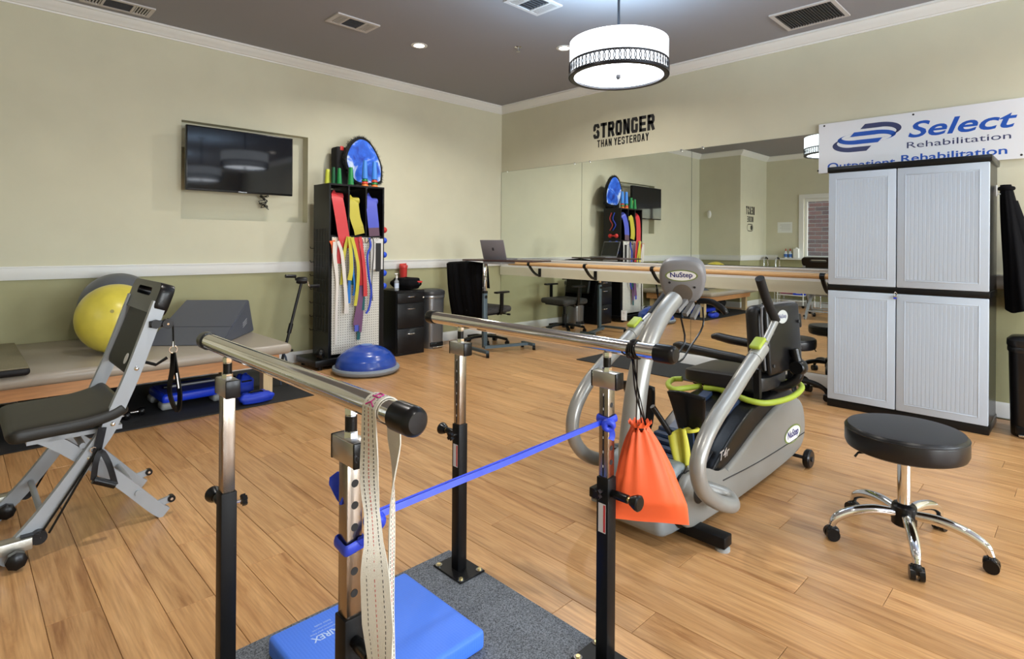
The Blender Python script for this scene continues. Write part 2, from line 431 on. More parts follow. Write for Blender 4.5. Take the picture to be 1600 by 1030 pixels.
# --- window in the back wall, seen in the mirror
door = struct('window_3', MB().box(XB - .001, XB + .02, DY0 - .09, DY0, DZ0 - .02, DZ + .09).box(XB - .001, XB + .02, DY1, DY1 + .09, DZ0 - .02, DZ + .09).box(XB - .001, XB + .02, DY0, DY1, DZ, DZ + .09).rbox(XB - .1, XB + .12, DY0 - .12, DY1 + .5, DZ0 - .035, DZ0, .004, 1), WHITE, label='white framed window in the back wall with a deep sill')
mb = MB()
for y0, y1 in ((DY0 + .002, DY0 + .06), (DY1 - .05, DY1 - .002), (3.50, 3.56)): mb.box(XB - .1, XB - .05, y0, y1, DZ0, DZ - .002)
mb.box(XB - .1, XB - .05, DY0 + .06, DY1 - .05, DZ0, DZ0 + .05).box(XB - .1, XB - .05, DY0 + .06, DY1 - .05, DZ - .06, DZ - .002)
mb.build('window_frame', WHITE, door)
GLASS = mat('window_glass', (.8, .88, .95), .02, spec=.5, alpha=.1)
for y0, y1 in ((DY0 + .06, 3.5), (3.56, DY1 - .05)): MB().box(XB - .078, XB - .072, y0, y1, DZ0 + .05, DZ - .06).build('pane', GLASS, door)
for i, (a, b_) in enumerate(WY):
    wd = struct('window_%d' % (i + 1), MB().box(a - .09, a, YR, YR + .02, WINZ[0], WINZ[1] + .09).box(b_, b_ + .09, YR, YR + .02, WINZ[0], WINZ[1] + .09).box(a, b_, YR, YR + .02, WINZ[1], WINZ[1] + .09).box(a - .1, b_ + .1, YR - .1, YR + .06, WINZ[0] - .03, WINZ[0]), WHITE, label='white framed window')
    mb = MB()
    for q in (a + .02, (a + b_) / 2, b_ - .02): mb.box(q - .02, q + .02, YR - .1, YR - .06, *WINZ)
    for q in (WINZ[0] + .02, 1.4, WINZ[1] - .02): mb.box(a, b_, YR - .1, YR - .06, q - .02, q + .02)
    mb.build('window_frame', WHITE, wd)
    MB().box(a, b_, YR - .083, YR - .078, *WINZ).build('pane', GLASS, wd)
# --- brick wall outside the door
bw = thing('wall_outside', 'red brick wall outside the back window, seen in the mirror', 'wall', (XB - 1.5, 3.6, -.05))
bw['kind'] = 'structure'; del bw['category']
MORT = mat('mortar', srgb(205, 202, 200), .9, bump=.2)
BRICK = [mat('red_brick_%d' % i, c, .85, var=.15, vscale=30, bump=.3, bscale=80) for i, c in enumerate((srgb(120, 62, 56), srgb(98, 52, 50), srgb(138, 76, 64)))]
MB().box(XB - 1.62, XB - 1.512, 3.3, 6.0, -.05, 2.6).build('mortar_bed', MORT, bw)
bms = []
for q in BRICK:
    me = MB().rbox(-.05, .05, -.134, .134, -.040, .040, .004, 1).mesh('brick', 0); me.materials.append(q); bms.append(me)
row = 0; z = .0
while z < 2.55:
    for k in range(13):
        y = 3.46 + k * .28 + (.14 if row % 2 else 0)
        if y > 5.9: continue
        if z < .6: continue
        o = bpy.data.objects.new('brick', random.choice(bms)); COL.objects.link(o); o.location = (XB - 1.55 + random.uniform(-.003, .003), y, z + .042); attach(o, bw)
    z += .094; row += 1
PAVE = mat('paving', srgb(150, 145, 140), .9, var=.1)
struct('floor_outside', MB().box(XB - 7, XB - TH - .0, -3, 9, -.16, -.06), PAVE, label='paved ground outside the window')
# ================================================================== WALL AND CEILING FIXTURES
# --- mirrors
MIRR = mat('mirror_glass', (.83, .87, .83), .004, 1.0)
MEDGE = mat('mirror_edge', (.10, .14, .13), .25, .3)
seams = [YW - .006, 4.403, 2.94, 1.47]
mlab = ['tall wall mirror panel in the corner beside the laptop cart', 'tall wall mirror panel showing the black band rack', 'tall wall mirror panel between seated stepper and white cabinet']
for i in range(3):
    y1, y0 = seams[i] - .001, seams[i + 1] + .001
    t = thing('wall_mirror', mlab[i], 'mirror', (XW, (y0 + y1) / 2, .113), 'wall mirror panels')
    MB().box(XW - .0055, XW, y0, y1, .114, 2.27).build('backing', MEDGE, t, 0)
    MB().add([(XW - .006, y0 + .0015, .1155), (XW - .006, y1 - .0015, .1155), (XW - .006, y1 - .0015, 2.2685), (XW - .006, y0 + .0015, 2.2685)], [(0, 1, 2, 3)]).build('glass', MIRR, t, 0)
    for yy in (y0 + .12, y1 - .12):
        MB().rbox(XW - .012, XW - .0055, yy - .012, yy + .012, 2.255, 2.28, .003, 2).build('clip', CHROME, t)
# white rail and cream board over the mirror
o = struct('trim_20', MB().box(XW - .03, XW - .007, 1.47, YW - .03, .94, 1.05).box(XW - .04, XW - .007, 1.47, YW - .03, 1.04, 1.052), WHITE, label='white rail board across the mirrors')
struct('trim_21', MB().box(XW - .036, XW - .007, 1.47, YW - .02, .825, .94), WALLUP, label='cream backing board carrying the wooden barre')
struct('trim_22', MB().box(XW - .016, XW - .007, 1.47, YW - .03, 1.052, 1.062), BLACK, label='black channel along the mirror')
# --- barre
PINE = mat('pale_pine', srgb(214, 172, 120), .4, var=.12, vscale=8, stretch=(8, .6, 8))
t = thing('ballet_barre', 'long pale wooden barre on black brackets in front of the mirrors', 'barre', (5.31, 3.5, 1.0))
MB().tube([(5.31, 1.5, 1.0), (5.31, 5.44, 1.0)], .024, 16).build('rail', PINE, t)
for yy in (5.06, 4.154, 3.254, 1.6):
    b = MB().rbox(XW - .06, XW - .036, yy - .018, yy + .018, .83, .94, .004, 2)
    b.sbar([(XW - .055, yy, .85), (XW - .10, yy, .855), (XW - .17, yy, .90), (XW - .225, yy, .955), (XW - .24, yy, .974)], .03, .02, (1, 0, 1), 4)
    b.tube([(5.31, yy - .02, 1.0), (5.31, yy + .02, 1.0)], .030, 16)
    b.build('bracket', BLACK, t)
# --- outlet plate set into the mirror, wall outlets
def outlet(loc, nrm, label):
    n_ = V(nrm); u = V((0, 0, 1)).cross(n_); c = V(loc)
    t = thing('wall_outlet', label, 'outlet', loc, 'power outlets')
    M = Matrix((u, V((0, 0, 1)), n_)).transposed().to_4x4(); M.translation = c
    MB().rbox(-.037, .037, -.058, .058, 0, .006, .003, 2, M).build('plate', WHITE, t)
    for s in (-1, 1):
        f = MB().rbox(-.017, .017, s * .028 - .016, s * .028 + .016, .006, .008, .004, 2, M).build('socket', WHITE, t)
        MB().box(-.008, -.006, s * .028 - .006, s * .028 + .008, .0081, .0086, M).box(.006, .008, s * .028 - .006, s * .028 + .008, .0081, .0086, M).build('slot', INK, f, 0)
outlet((XW - .0062, 3.77, .44), (-1, 0, 0), 'white power outlet set into the mirror below the barre')
outlet((XB, 4.55, .4), (1, 0, 0), 'white power outlet low on the back wall by the walking frame')
# --- stencil lettering on the walls
def glyph(ch):
    """letters as thick strokes in a unit box (0..1 wide, 0..1 high)"""
    L = {'S': [[(1, .72), (1, .88), (.85, 1), (.15, 1), (0, .88), (0, .64), (.15, .54)], [(.5, .54), (.85, .46), (1, .36), (1, .12), (.85, 0), (.15, 0), (0, .12), (0, .28)]],
         'T': [[(0, 1), (.42, 1)], [(.58, 1), (1, 1)], [(.5, 1), (.5, 0)]],
         'R': [[(0, 0), (0, 1)], [(.2, 1), (.85, 1), (1, .88), (1, .64), (.85, .52), (.2, .52)], [(.6, .48), (1, 0)]],
         'O': [[(.42, 1), (.15, 1), (0, .85), (0, .15), (.15, 0), (.42, 0)], [(.58, 0), (.85, 0), (1, .15), (1, .85), (.85, 1), (.58, 1)]],
         'N': [[(0, 0), (0, 1)], [(.12, .95), (.88, .05)], [(1, 0), (1, 1)]],
         'G': [[(1, .74), (1, .88), (.85, 1), (.15, 1), (0, .87), (0, .13), (.15, 0), (.9, 0), (1, .1), (1, .46), (.62, .46)]],
         'E': [[(0, 0), (0, 1)], [(.16, 1), (1, 1)], [(.16, .5), (.85, .5)], [(.16, 0), (1, 0)]],
         'H': [[(0, 0), (0, 1)], [(1, 0), (1, 1)], [(.16, .5), (.84, .5)]],
         'A': [[(0, 0), (.44, 1)], [(.56, 1), (1, 0)], [(.28, .3), (.72, .3)]],
         'Y': [[(0, 1), (.5, .48)], [(1, 1), (.5, .48)], [(.5, .42), (.5, 0)]],
         'D': [[(0, 0), (0, 1)], [(.16, 1), (.8, 1), (1, .82), (1, .18), (.8, 0), (.16, 0)]],
         'B': [[(0, 0), (0, 1)], [(.16, 1), (.85, 1), (.95, .88), (.95, .64), (.85, .52), (.16, .52)], [(.85, .5), (1, .38), (1, .12), (.85, 0), (.16, 0)]],
         'M': [[(0, 0), (0, 1)], [(.1, .95), (.5, .35), (.9, .95)], [(1, 0), (1, 1)]]}
    return L.get(ch, [])
def stencil(mb, word, o, u, v, W, Hh, sw, gap, t=.0012):
    """word in a W x Hh block, stroke sw wide (fraction of height)"""
    o, u, v = V(o), V(u), V(v); nrm = u.cross(v); k = len(word); cw = (W - gap * (k - 1)) / k; s2 = sw * Hh / 2; ww = sw * Hh
    for i, ch in enumerate(word):
        ox = i * (cw + gap)
        for st in glyph(ch):
            pts = [(ox + ww / 2 + p[0] * (cw - ww), s2 + p[1] * (Hh - 2 * s2)) for p in st]
            Lp, Rp = [], []
            for j, p in enumerate(pts):
                a = pts[max(j - 1, 0)]; b = pts[min(j + 1, len(pts) - 1)]
                d0 = V((p[0] - a[0], p[1] - a[1])) if j > 0 else V((b[0] - p[0], b[1] - p[1])); d1 = V((b[0] - p[0], b[1] - p[1])) if j < len(pts) - 1 else d0
                d0.normalize(); d1.normalize(); n0 = V((-d0.y, d0.x)); n1 = V((-d1.y, d1.x)); nn = (n0 + n1); nn = nn / max(nn.length_squared, .3) * 2
                q = V(p)
                e = -.15 if ch in 'SG' else .98
                if j == 0: q = q - d0 * s2 * e
                if j == len(pts) - 1: q = q + d1 * s2 * e
                Lp.append(q + nn * s2); Rp.append(q - nn * s2)
            for j in range(len(pts) - 1):
                quad = [Lp[j], Rp[j], Rp[j + 1], Lp[j + 1]]
                mb.add([o + u * q[0] + v * q[1] + nrm * t for q in quad], [(0, 1, 2, 3)])
UV = V((0, 0, 1))
t = thing('wall_lettering', 'black stencil words STRONGER THAN YESTERDAY above the mirrors', 'lettering', (XW, 3.8, 2.42))
mb = MB(); stencil(mb, 'STRONGER', (XW, 4.235, 2.535), (0, -1, 0), UV, .845, .178, .21, .014); mb.build('headline', INK, t, 0)
mb = MB(); stencil(mb, 'THAN', (XW, 4.175, 2.426), (0, -1, 0), UV, .21, .088, .17, .012); stencil(mb, 'YESTERDAY', (XW, 3.93, 2.426), (0, -1, 0), UV, .467, .088, .17, .011); mb.build('second_line', INK, t, 0)
t = thing('wall_lettering', 'black words BEAST MODE with a switch symbol on the narrow back wall', 'lettering', (-.95, YB, 1.6))
mb = MB(); stencil(mb, 'BEAST', (-.97, YB, 1.90), (1, 0, 0), UV, .42, .17, .2, .02); mb.build('headline', INK, t, 0)
mb = MB(); stencil(mb, 'MODE', (-.91, YB, 1.745), (1, 0, 0), UV, .3, .12, .2, .02); mb.build('second_line', INK, t, 0)
mb = MB()
def stadium(cx, cz, hw, hh, n=10):
    return [(cx + (hw - hh) * s + hh * math.cos(a), cz + hh * math.sin(a)) for s, a0 in ((1, -PI / 2), (-1, PI / 2)) for a in [a0 + PI * k / n for k in range(n + 1)]]
P1 = stadium(-.75, 1.63, .15, .078); P2 = stadium(-.75, 1.63, .135, .063)
k = len(P1); vs = [V((x, YB - .0012, z)) for x, z in P1 + P2]
mb.add(vs, [(i, (i + 1) % k, k + (i + 1) % k, k + i) for i in range(k)])
mb.add([(-.82 + .055 * math.cos(2 * PI * i / 16), YB - .0012, 1.63 + .055 * math.sin(2 * PI * i / 16)) for i in range(16)], [tuple(range(16))])
mb.build('switch_symbol', INK, t, 0)
# --- ceiling vents
VENTM = mat('vent_enamel', srgb(196, 192, 190), .5)
DARK = mat('vent_shadow', (.02, .02, .022), .7)
def vent(x0, x1, y0, y1, label, bars=3, fm=None, dense=False):
    t = thing('ceiling_vent', label, 'vent', ((x0 + x1) / 2, (y0 + y1) / 2, CEIL), 'ceiling vents')
    z1, z0 = CEIL, CEIL - .012; e = .03
    m_ = fm or VENTM
    MB().box(x0, x1, y0, y0 + e, z0, z1).box(x0, x1, y1 - e, y1, z0, z1).box(x0, x0 + e, y0 + e, y1 - e, z0, z1).box(x1 - e, x1, y0 + e, y1 - e, z0, z1).build('frame', m_, t)
    MB().box(x0 + e, x1 - e, y0 + e, y1 - e, z1 - .002, z1).build('duct_opening', DARK, t, 0)  # dark sheet painted in for the shade inside the duct
    if dense:
        k = 20
        for i in range(k):
            y = y0 + e + (y1 - y0 - 2 * e) * (i + .5) / k
            MB().box(x0 + e, x1 - e, y - .004, y + .002, z0 + .001, z1 - .002).build('slat', mat('dark_slat', (.05, .05, .055), .5), t, 0)
    else:
        w3 = (x1 - x0 - 2 * e) / 10
        for a, b in ((x0 + e + 2.4 * w3, x0 + e + 2.8 * w3), (x1 - e - 2.8 * w3, x1 - e - 2.4 * w3)): MB().box(a, b, y0 + e, y1 - e, z0, z1 - .002).build('divider', m_, t)
        for s in (0, 1):
            for i in range(5):
                x = (x0 + e + (i + .5) * 2.4 * w3 / 5) if s == 0 else (x1 - e - (i + .5) * 2.4 * w3 / 5)
                MB().box(x - .004, x + .004, y0 + e, y1 - e, z0 + .001, z1 - .002).build('slat', m_, t, 0)
        for i in range(7):
            y = y0 + e + (y1 - y0 - 2 * e) * (i + .5) / 7
            MB().box(x0 + e + 2.8 * w3, x1 - e - 2.8 * w3, y - .003, y + .002, z0 + .002, z1 - .002).build('slat', mat('dark_slat', (.05, .05, .055), .5), t, 0)
vent(.72, 1.2, 5.42, 5.66, 'long louvred ceiling vent tight against the left crown moulding')
vent(2.29, 2.69, 4.4, 4.64, 'louvred ceiling vent out in the ceiling before the round downlight')
vent(3.1, 3.49, 2.98, 3.26, 'louvred ceiling vent cut off by the top of the frame')
vent(4.85, 5.30, 1.40, 1.89, 'large dark return air grille beside the right crown moulding', dense=True)
# --- downlights
GLOW = mat('downlight_lens', (1, 1, 1), .5, emit=14, ecol=(1, .93, .82))
for i, (x, y) in enumerate(DOWNLIGHTS):
    lab = ['glowing recessed downlight in open ceiling near the left vent', 'glowing recessed downlight half hidden behind the drum pendant'] + ['glowing recessed downlight over the resistance chair side of the room', 'glowing recessed downlight just behind the camera', 'glowing recessed downlight by the right wall behind the camera', 'glowing recessed downlight nearest the rear windows']
    t = thing('downlight', lab[i], 'light', (x, y, CEIL), 'recessed downlights')
    MB().lathe([(.052, 0), (.05, -.004), (.068, -.008), (.078, -.004), (.08, 0)], (x, y, CEIL), n=28, cap=False).build('trim_ring', WHITE, t)
    MB().lathe([(.0, -.003), (.052, -.003)], (x, y, CEIL), n=24, cap=False).build('lens', GLOW, t)
    ld = bpy.data.lights.new('downlight_lamp', 'AREA'); ld.shape = 'DISK'; ld.size = .1; ld.energy = DOWN_W; ld.color = (1, .95, .88); ld.spread = math.radians(150)
    lo_ = bpy.data.objects.new('lamp', ld); COL.objects.link(lo_); lo_.location = (x, y, CEIL - .012); attach(lo_, t)
# --- sprinkler
t = thing('fire_sprinkler', 'small chrome fire sprinkler in the ceiling left of the pendant', 'sprinkler', (3.93, 3.92, CEIL))
MB().lathe([(.0, 0), (.035, 0), (.035, -.004), (.018, -.012), (.0, -.012)], (3.93, 3.92, CEIL), n=20, cap=False).build('escutcheon', CHROME, t)
MB().cyl((3.93, 3.92, CEIL - .012), (3.93, 3.92, CEIL - .045), .008).lathe([(.02, -.048), (.02, -.045)], (3.93, 3.92, CEIL), n=14).build('head', STEEL, t)
# --- drum pendants
SHADE = mat('glowing_white_shade', (.95, .95, .95), .7, emit=1.7, ecol=(.82, .91, 1.0))
DIFF = mat('glowing_diffuser', (.95, .95, .95), .6, emit=PEND_E * 1.5, ecol=(.86, .93, 1.0))
UPGLOW = mat('glowing_top_diffuser', (.95, .95, .95), .6, emit=PEND_E * 6.0, ecol=(.52, .76, 1.0))  # glowing disc added inside the drum to brighten and blue the ceiling
BRONZE = mat('dark_bronze', (.035, .034, .038), .35, .6)
PR, PZ0, PZ1 = .33, 2.40, 2.628
for i, (x, y) in enumerate(PENDANTS):
    t = thing('drum_pendant', ['white drum pendant lamp with a loop-patterned dark band hanging from the ceiling', 'white drum pendant lamp behind the camera, mirrored in the television', 'white drum pendant lamp farthest behind the camera'][i], 'lamp', (x, y, CEIL), 'drum pendants')
    MB().cyl((x, y, PZ1 - .02), (x, y, CEIL), .009, 12).build('stem', BRONZE, t)
    MB().lathe([(.0, 0), (.06, 0), (.06, -.012), (.02, -.025), (0, -.025)], (x, y, CEIL), n=24, cap=False).build('canopy', BRONZE, t)
    MB().lathe([(PR - .004, PZ0), (PR, PZ0), (PR, PZ1), (PR - .004, PZ1), (PR - .004, PZ0)], (x, y, 0), n=64, cap=False).build('shade', SHADE, t)
    MB().lathe([(0, PZ0 + .012), (PR - .03, PZ0 + .012)], (x, y, 0), n=64, cap=False).build('diffuser', DIFF, t)
    MB().lathe([(0, PZ1 - .02), (PR - .006, PZ1 - .02)], (x, y, 0), n=48, cap=False).build('top_diffuser', UPGLOW, t)
    b = MB()
    b.lathe([(PR + .001, PZ0 - .004), (PR + .006, PZ0 - .004), (PR + .006, PZ0 + .012), (PR + .001, PZ0 + .012)], (x, y, 0), n=64, cap=False)
    b.lathe([(PR - .032, PZ0 + .010), (PR - .03, PZ0 - .004), (PR + .006, PZ0 - .004)], (x, y, 0), n=64, cap=False)
    b.build('bottom_ring', BRONZE, t)
    MB().lathe([(PR + .001, PZ0 + .077), (PR + .005, PZ0 + .077), (PR + .005, PZ0 + .088), (PR + .001, PZ0 + .088)], (x, y, 0), n=64, cap=False).build('upper_ring', BRONZE, t)
    if i < 2:
        b = MB(); nl = 64
        for k in range(nl):
            a0 = 2 * PI * k / nl
            pts = [V((x + (PR + .003) * math.cos(a0 + .07 * math.cos(q)), y + (PR + .003) * math.sin(a0 + .07 * math.cos(q)), PZ0 + .045 + .034 * math.sin(q))) for q in [2 * PI * j / 14 for j in range(14)]]
            b.tube(pts, .0030, 5, closed=True)
        b.build('loop_band', BRONZE, t)
    MB().lathe([(0, -.016), (.012, -.016), (.016, -.006), (.016, .012), (0, .012)], (x, y, PZ0), n=16, cap=False).build('finial', BRONZE, t)
# ================================================================== LEFT SIDE
# --- television
t = thing('television', 'flat black television mounted in the wall niche', 'television', (1.99, 5.72, 1.727))
SCREEN = mat('tv_screen', (.003, .004, .008), .05, spec=.42)
MB().rbox(1.503, 2.479, 5.70, 5.745, 1.727, 2.315, .006, 2).build('housing', BLACK, t)
MB().box(1.513, 2.469, 5.6985, 5.701, 1.745, 2.305).build('screen', SCREEN, t, 0)
text_mesh('Hisense', (1.955, 5.6985, 1.731), (1, 0, 0), (0, 0, 1), .075, .011).build('brand_lettering', mat('silver_print', (.6, .62, .65), .3, .6), t, 0)
b = MB().box(1.8, 2.2, 5.745, 5.78, 1.85, 2.2).box(1.94, 2.04, 5.78, 5.968, 1.95, 2.1); b.build('wall_bracket', BLACKM, t)
b = MB()
for k in range(4):
    random.seed(k); c = pY(412, 312, 5.9)
    pts = [pY(408 + 3 * k, 296, 5.93)] + [c + V((random.uniform(-.05, .05), random.uniform(-.03, .0), .05 - .03 * j + random.uniform(-.02, .02))) for j in range(6)]
    b.tube(pts, .004, 6, sm=5)
tag(b.build('power_cable', BLACK), 'tangled black cable dangling below the television', 'cable')
random.seed(11)
# --- black rubber mat under the table
RUBM = mat('rubber_mat', (.013, .014, .015), .75, var=.2, vscale=60, bump=.3, bscale=120)
tag(MB().rbox(.12, 2.14, 4.47, 5.79, .0, .009, .003, 1).build('rubber_mat', RUBM), 'black rubber floor mat under the treatment table', 'mat')
# --- treatment table
PINEW = mat('pine_board', srgb(206, 150, 98), .5, var=.14, vscale=5, stretch=(1.2, 12, 12))
PINE2 = mat('pine_leg', srgb(214, 186, 140), .55, var=.08, vscale=6, stretch=(8, 8, 1))
GREYV = mat('taupe_vinyl', srgb(158, 148, 134), .34, bump=.08, bscale=300)
t = thing('treatment_table', 'low wide treatment table with a taupe padded top and pine frame', 'table', (1.0, 5.2, .009))
MB().rbox(.05, 1.95, 4.46, 5.83, .372, .455, .035, 4).build('padded_top', GREYV, t)
MB().box(.08, 1.9, 4.60, 4.64, .275, .372).build('front_apron', PINEW, t, 0)
MB().box(.08, 1.9, 5.72, 5.76, .275, .372).build('rear_apron', PINEW, t, 0)
for x in (.08, 1.86): MB().box(x, x + .04, 4.64, 5.72, .275, .372).build('end_apron', PINEW, t, 0)
for x, y in ((.12, 4.64), (1.79, 4.64), (.12, 5.63), (1.79, 5.63)): MB().rbox(x, x + .075, y, y + .08, .009, .372, .003, 1).build('leg', PINE2, t)
# --- olive pad lying on the table
t = thing('foam_pad', 'olive topped foam pad with black edge on the table end', 'pad', (.1, 5.0, .455))
MB().rbox(-.22, .345, 4.43, 5.55, .4555, .502, .02, 3).build('foam_base', RUBBER, t)
MB().rbox(-.215, .34, 4.437, 5.543, .496, .508, .006, 2).build('top_sheet', mat('olive_vinyl', srgb(112, 104, 78), .5, var=.08, vscale=14, stretch=(10, 1, 1)), t)
# --- exercise balls
def ball(c, r, m, label, name='exercise_ball'):
    t = thing(name, label, 'ball', (c[0], c[1], c[2] - r), 'exercise balls on the table')
    prof = []
    for i in range(37):
        a = -PI / 2 + PI * i / 36; g = r * (1 - .0025 * (1 if i % 6 == 0 else 0)); prof.append((max(g * math.cos(a), 1e-5), g * math.sin(a)))
    MB().lathe(prof, c, (.35, -.25, .9), 48, cap=False).build('shell', m, t, 60)
    d = V((-.25, -.9, .3)).normalized()
    MB().cyl(V(c) + d * (r - .002), V(c) + d * (r + .003), .012, 14).build('valve_plug', mat('ball_plug', (.35, .3, .08), .5), t)
YEL = mat('yellow_vinyl', srgb(214, 198, 78), .3, var=.1, vscale=9, bump=.03, bscale=30)
GRYB = mat('grey_ball_vinyl', srgb(92, 96, 104), .38, var=.05)
ball((.855, 4.93, .455 + .247), .247, YEL, 'big yellow exercise ball on the treatment table')
ball((.975, 5.53, .455 + .272), .272, GRYB, 'grey exercise ball behind the yellow one')
# --- wedge cushion
t = thing('wedge_cushion', 'dark grey foam wedge cushion on the treatment table', 'cushion', (1.5, 5.1, .4555))
z0 = .4565
FL, FR, BR = pZ(224, 541, z0), pZ(345, 540, z0), pZ(397, 517, z0); BL = FL + (BR - FR)
FL.z = FR.z = BR.z = BL.z = z0
TR = pY(389, 468, BR.y - .09); TL = TR + (FL - FR) * .93; TL.z = TR.z = pY(389, 468, BR.y - .09).z
SLATE = mat('slate_vinyl', srgb(84, 88, 98), .42, bump=.06, bscale=260)
b = bmesh.new(); vs = [b.verts.new(p) for p in (FL, FR, BR, BL, TR, TL)]
for f in ((3, 2, 1, 0), (0, 1, 4, 5), (1, 2, 4), (2, 3, 5, 4), (3, 0, 5)): b.faces.new([vs[i] for i in f])
bmesh.ops.bevel(b, geom=b.edges[:], offset=.008, segments=2, affect='EDGES')
MB().bm(b).build('cover', SLATE, t)
fn = (TR - FR).cross(TL - FR).normalized(); q = FR + (TR - FR) * .38; q2 = FL + (TL - FL) * .38
if fn.z < 0: fn = -fn
MB().sbar([q + fn * .0005, q2 + fn * .0005], .004, .002, fn).build('seam', mat('slate_seam', srgb(64, 68, 76), .5), t)
e1 = (BR - FR).normalized(); sn = e1.cross(V((0, 0, 1))).normalized(); c0 = FR + (BR - FR) * .62 + V((0, 0, .07))
b = MB()
for k in range(3): b.sbar([c0 + V((0, 0, .018 * k)) + sn * .002, c0 + e1 * .09 + V((0, 0, .018 * k + .03)) + sn * .002], .003, .006)
b.build('printed_tag', mat('pale_print', srgb(150, 152, 156), .6), t)
# --- aerobic step, bag, rods under the table
BLUEP = mat('bright_blue_plastic', srgb(20, 60, 214), .38)
GREYP = mat('grey_plastic', srgb(150, 152, 150), .5)
t = thing('aerobic_step', 'bright blue aerobic step on grey feet under the table', 'step', (1.4, 4.95, .009), rz=0.0)
Mx = Matrix.Translation((1.12, 4.79, .009)) @ Matrix.Rotation(math.radians(1.5), 4, 'Z')
MB().rbox(0, .46, 0, .38, .045, .112, .02, 3, Mx).build('deck', BLUEP, t)
MB().rbox(.02, .44, .02, .36, .110, .116, .003, 1, Mx).build('grip_surface', mat('blue_grip', srgb(16, 44, 150), .7, bump=.4, bscale=150), t)
for x in (-.01, .345):
    for y in (-.012, .27): MB().rbox(x, x + .13, y, y + .12, 0, .055, .02, 3, Mx).build('foot', GREYP, t)
t = thing('foam_roller_bar', 'slim grey bar lying across the blue step', 'bar', (1.5, 4.93, .13))
MB().tube([(1.18, 4.98, .138), (1.66, 4.98, .138)], .012, 12).build('shaft', mat('grey_bar', srgb(140, 140, 142), .4, .5), t)
for x in (1.18, 1.66): MB().tube([(x - .01, 4.98, .138), (x + .03, 4.98, .138)], .0125, 12).build('end_cap', BLACK, t)
def softbag(name, c, s, m, label, cat, seed, rz=0):
    rnd = random.Random(seed); ph = [rnd.uniform(0, 6.28) for _ in range(8)]
    t = thing(name, label, cat, (c[0], c[1], c[2]))
    def fn(u, v):
        th = 2 * PI * u; f = v * PI
        x = math.copysign(abs(math.sin(f)) ** .6, math.sin(f)); sx = math.copysign(abs(math.cos(th)) ** .6, math.cos(th)); sy = math.copysign(abs(math.sin(th)) ** .6, math.sin(th))
        w_ = 1 + .07 * math.sin(3 * th + ph[0]) * math.sin(2 * f + ph[1]) + .05 * math.sin(5 * th + ph[2]) + .05 * math.sin(7 * f + ph[3])
        zz = math.copysign(abs(math.cos(f)) ** .7, math.cos(f))
        X, Y = s[0] / 2 * x * sx * w_, s[1] / 2 * x * sy * w_
        return V((c[0] + X * math.cos(rz) - Y * math.sin(rz), c[1] + X * math.sin(rz) + Y * math.cos(rz), c[2] + s[2] * max(0, (.5 + .5 * zz * (1 if zz < 0 else w_)))))
    MB().grid(fn, 36, 18, True).build('fabric', m, t, 70)
    return t
BLUEF = mat('blue_nylon', srgb(28, 62, 196), .5, bump=.25, bscale=40)
t = softbag('nylon_bag', (1.70, 4.555, .009), (.25, .12, .085), BLUEF, 'crumpled blue nylon bag by the table leg', 'bag', 3)
MB().tube([(1.63, 4.56, .07), (1.66, 4.54, .10), (1.73, 4.54, .10), (1.77, 4.56, .07)], .008, 8, sm=5).build('carry_handle', BLACK, t)
t = softbag('blue_pouch', (1.72, 4.88, .009), (.13, .16, .16), BLUEF, 'small upright blue pouch behind the crumpled blue bag', 'pouch', 5)
MB().sbar([(1.68, 4.80, .13), (1.76, 4.80, .13)], .004, .012).build('zip', BLACK, t)
t = softbag('equipment_bag', (.62, 5.12, .009), (.55, .4, .22), mat('black_nylon', (.012, .012, .014), .6, bump=.3, bscale=30), 'black equipment bag in the dark under the table', 'bag', 8)
MB().tube([(.45, 4.95, .18), (.5, 4.9, .24), (.72, 4.9, .24), (.78, 4.95, .18)], .01, 8, sm=5).build('carry_handle', BLACK, t)
# black ankle weights
for k, (x, y) in enumerate(((.83, 4.72), (.93, 4.78))):
    t = thing('dumbbell', ['small black dumbbell nearest the mat edge under the table', 'small black dumbbell touching the blue step foot'][k], 'dumbbell', (x, y, .009), 'dumbbells under the table')
    MB().cyl((x - .06, y, .04), (x + .06, y, .04), .011, 10).build('bar', CHROME, t)
    for s in (-1, 1): MB().lathe([(0, -.018), (.026, -.018), (.031, -.01), (.031, .01), (.026, .018), (0, .018)], (x + s * .055, y, .04), (1, 0, 0), 16, cap=False).build('weight', BLACK, t)
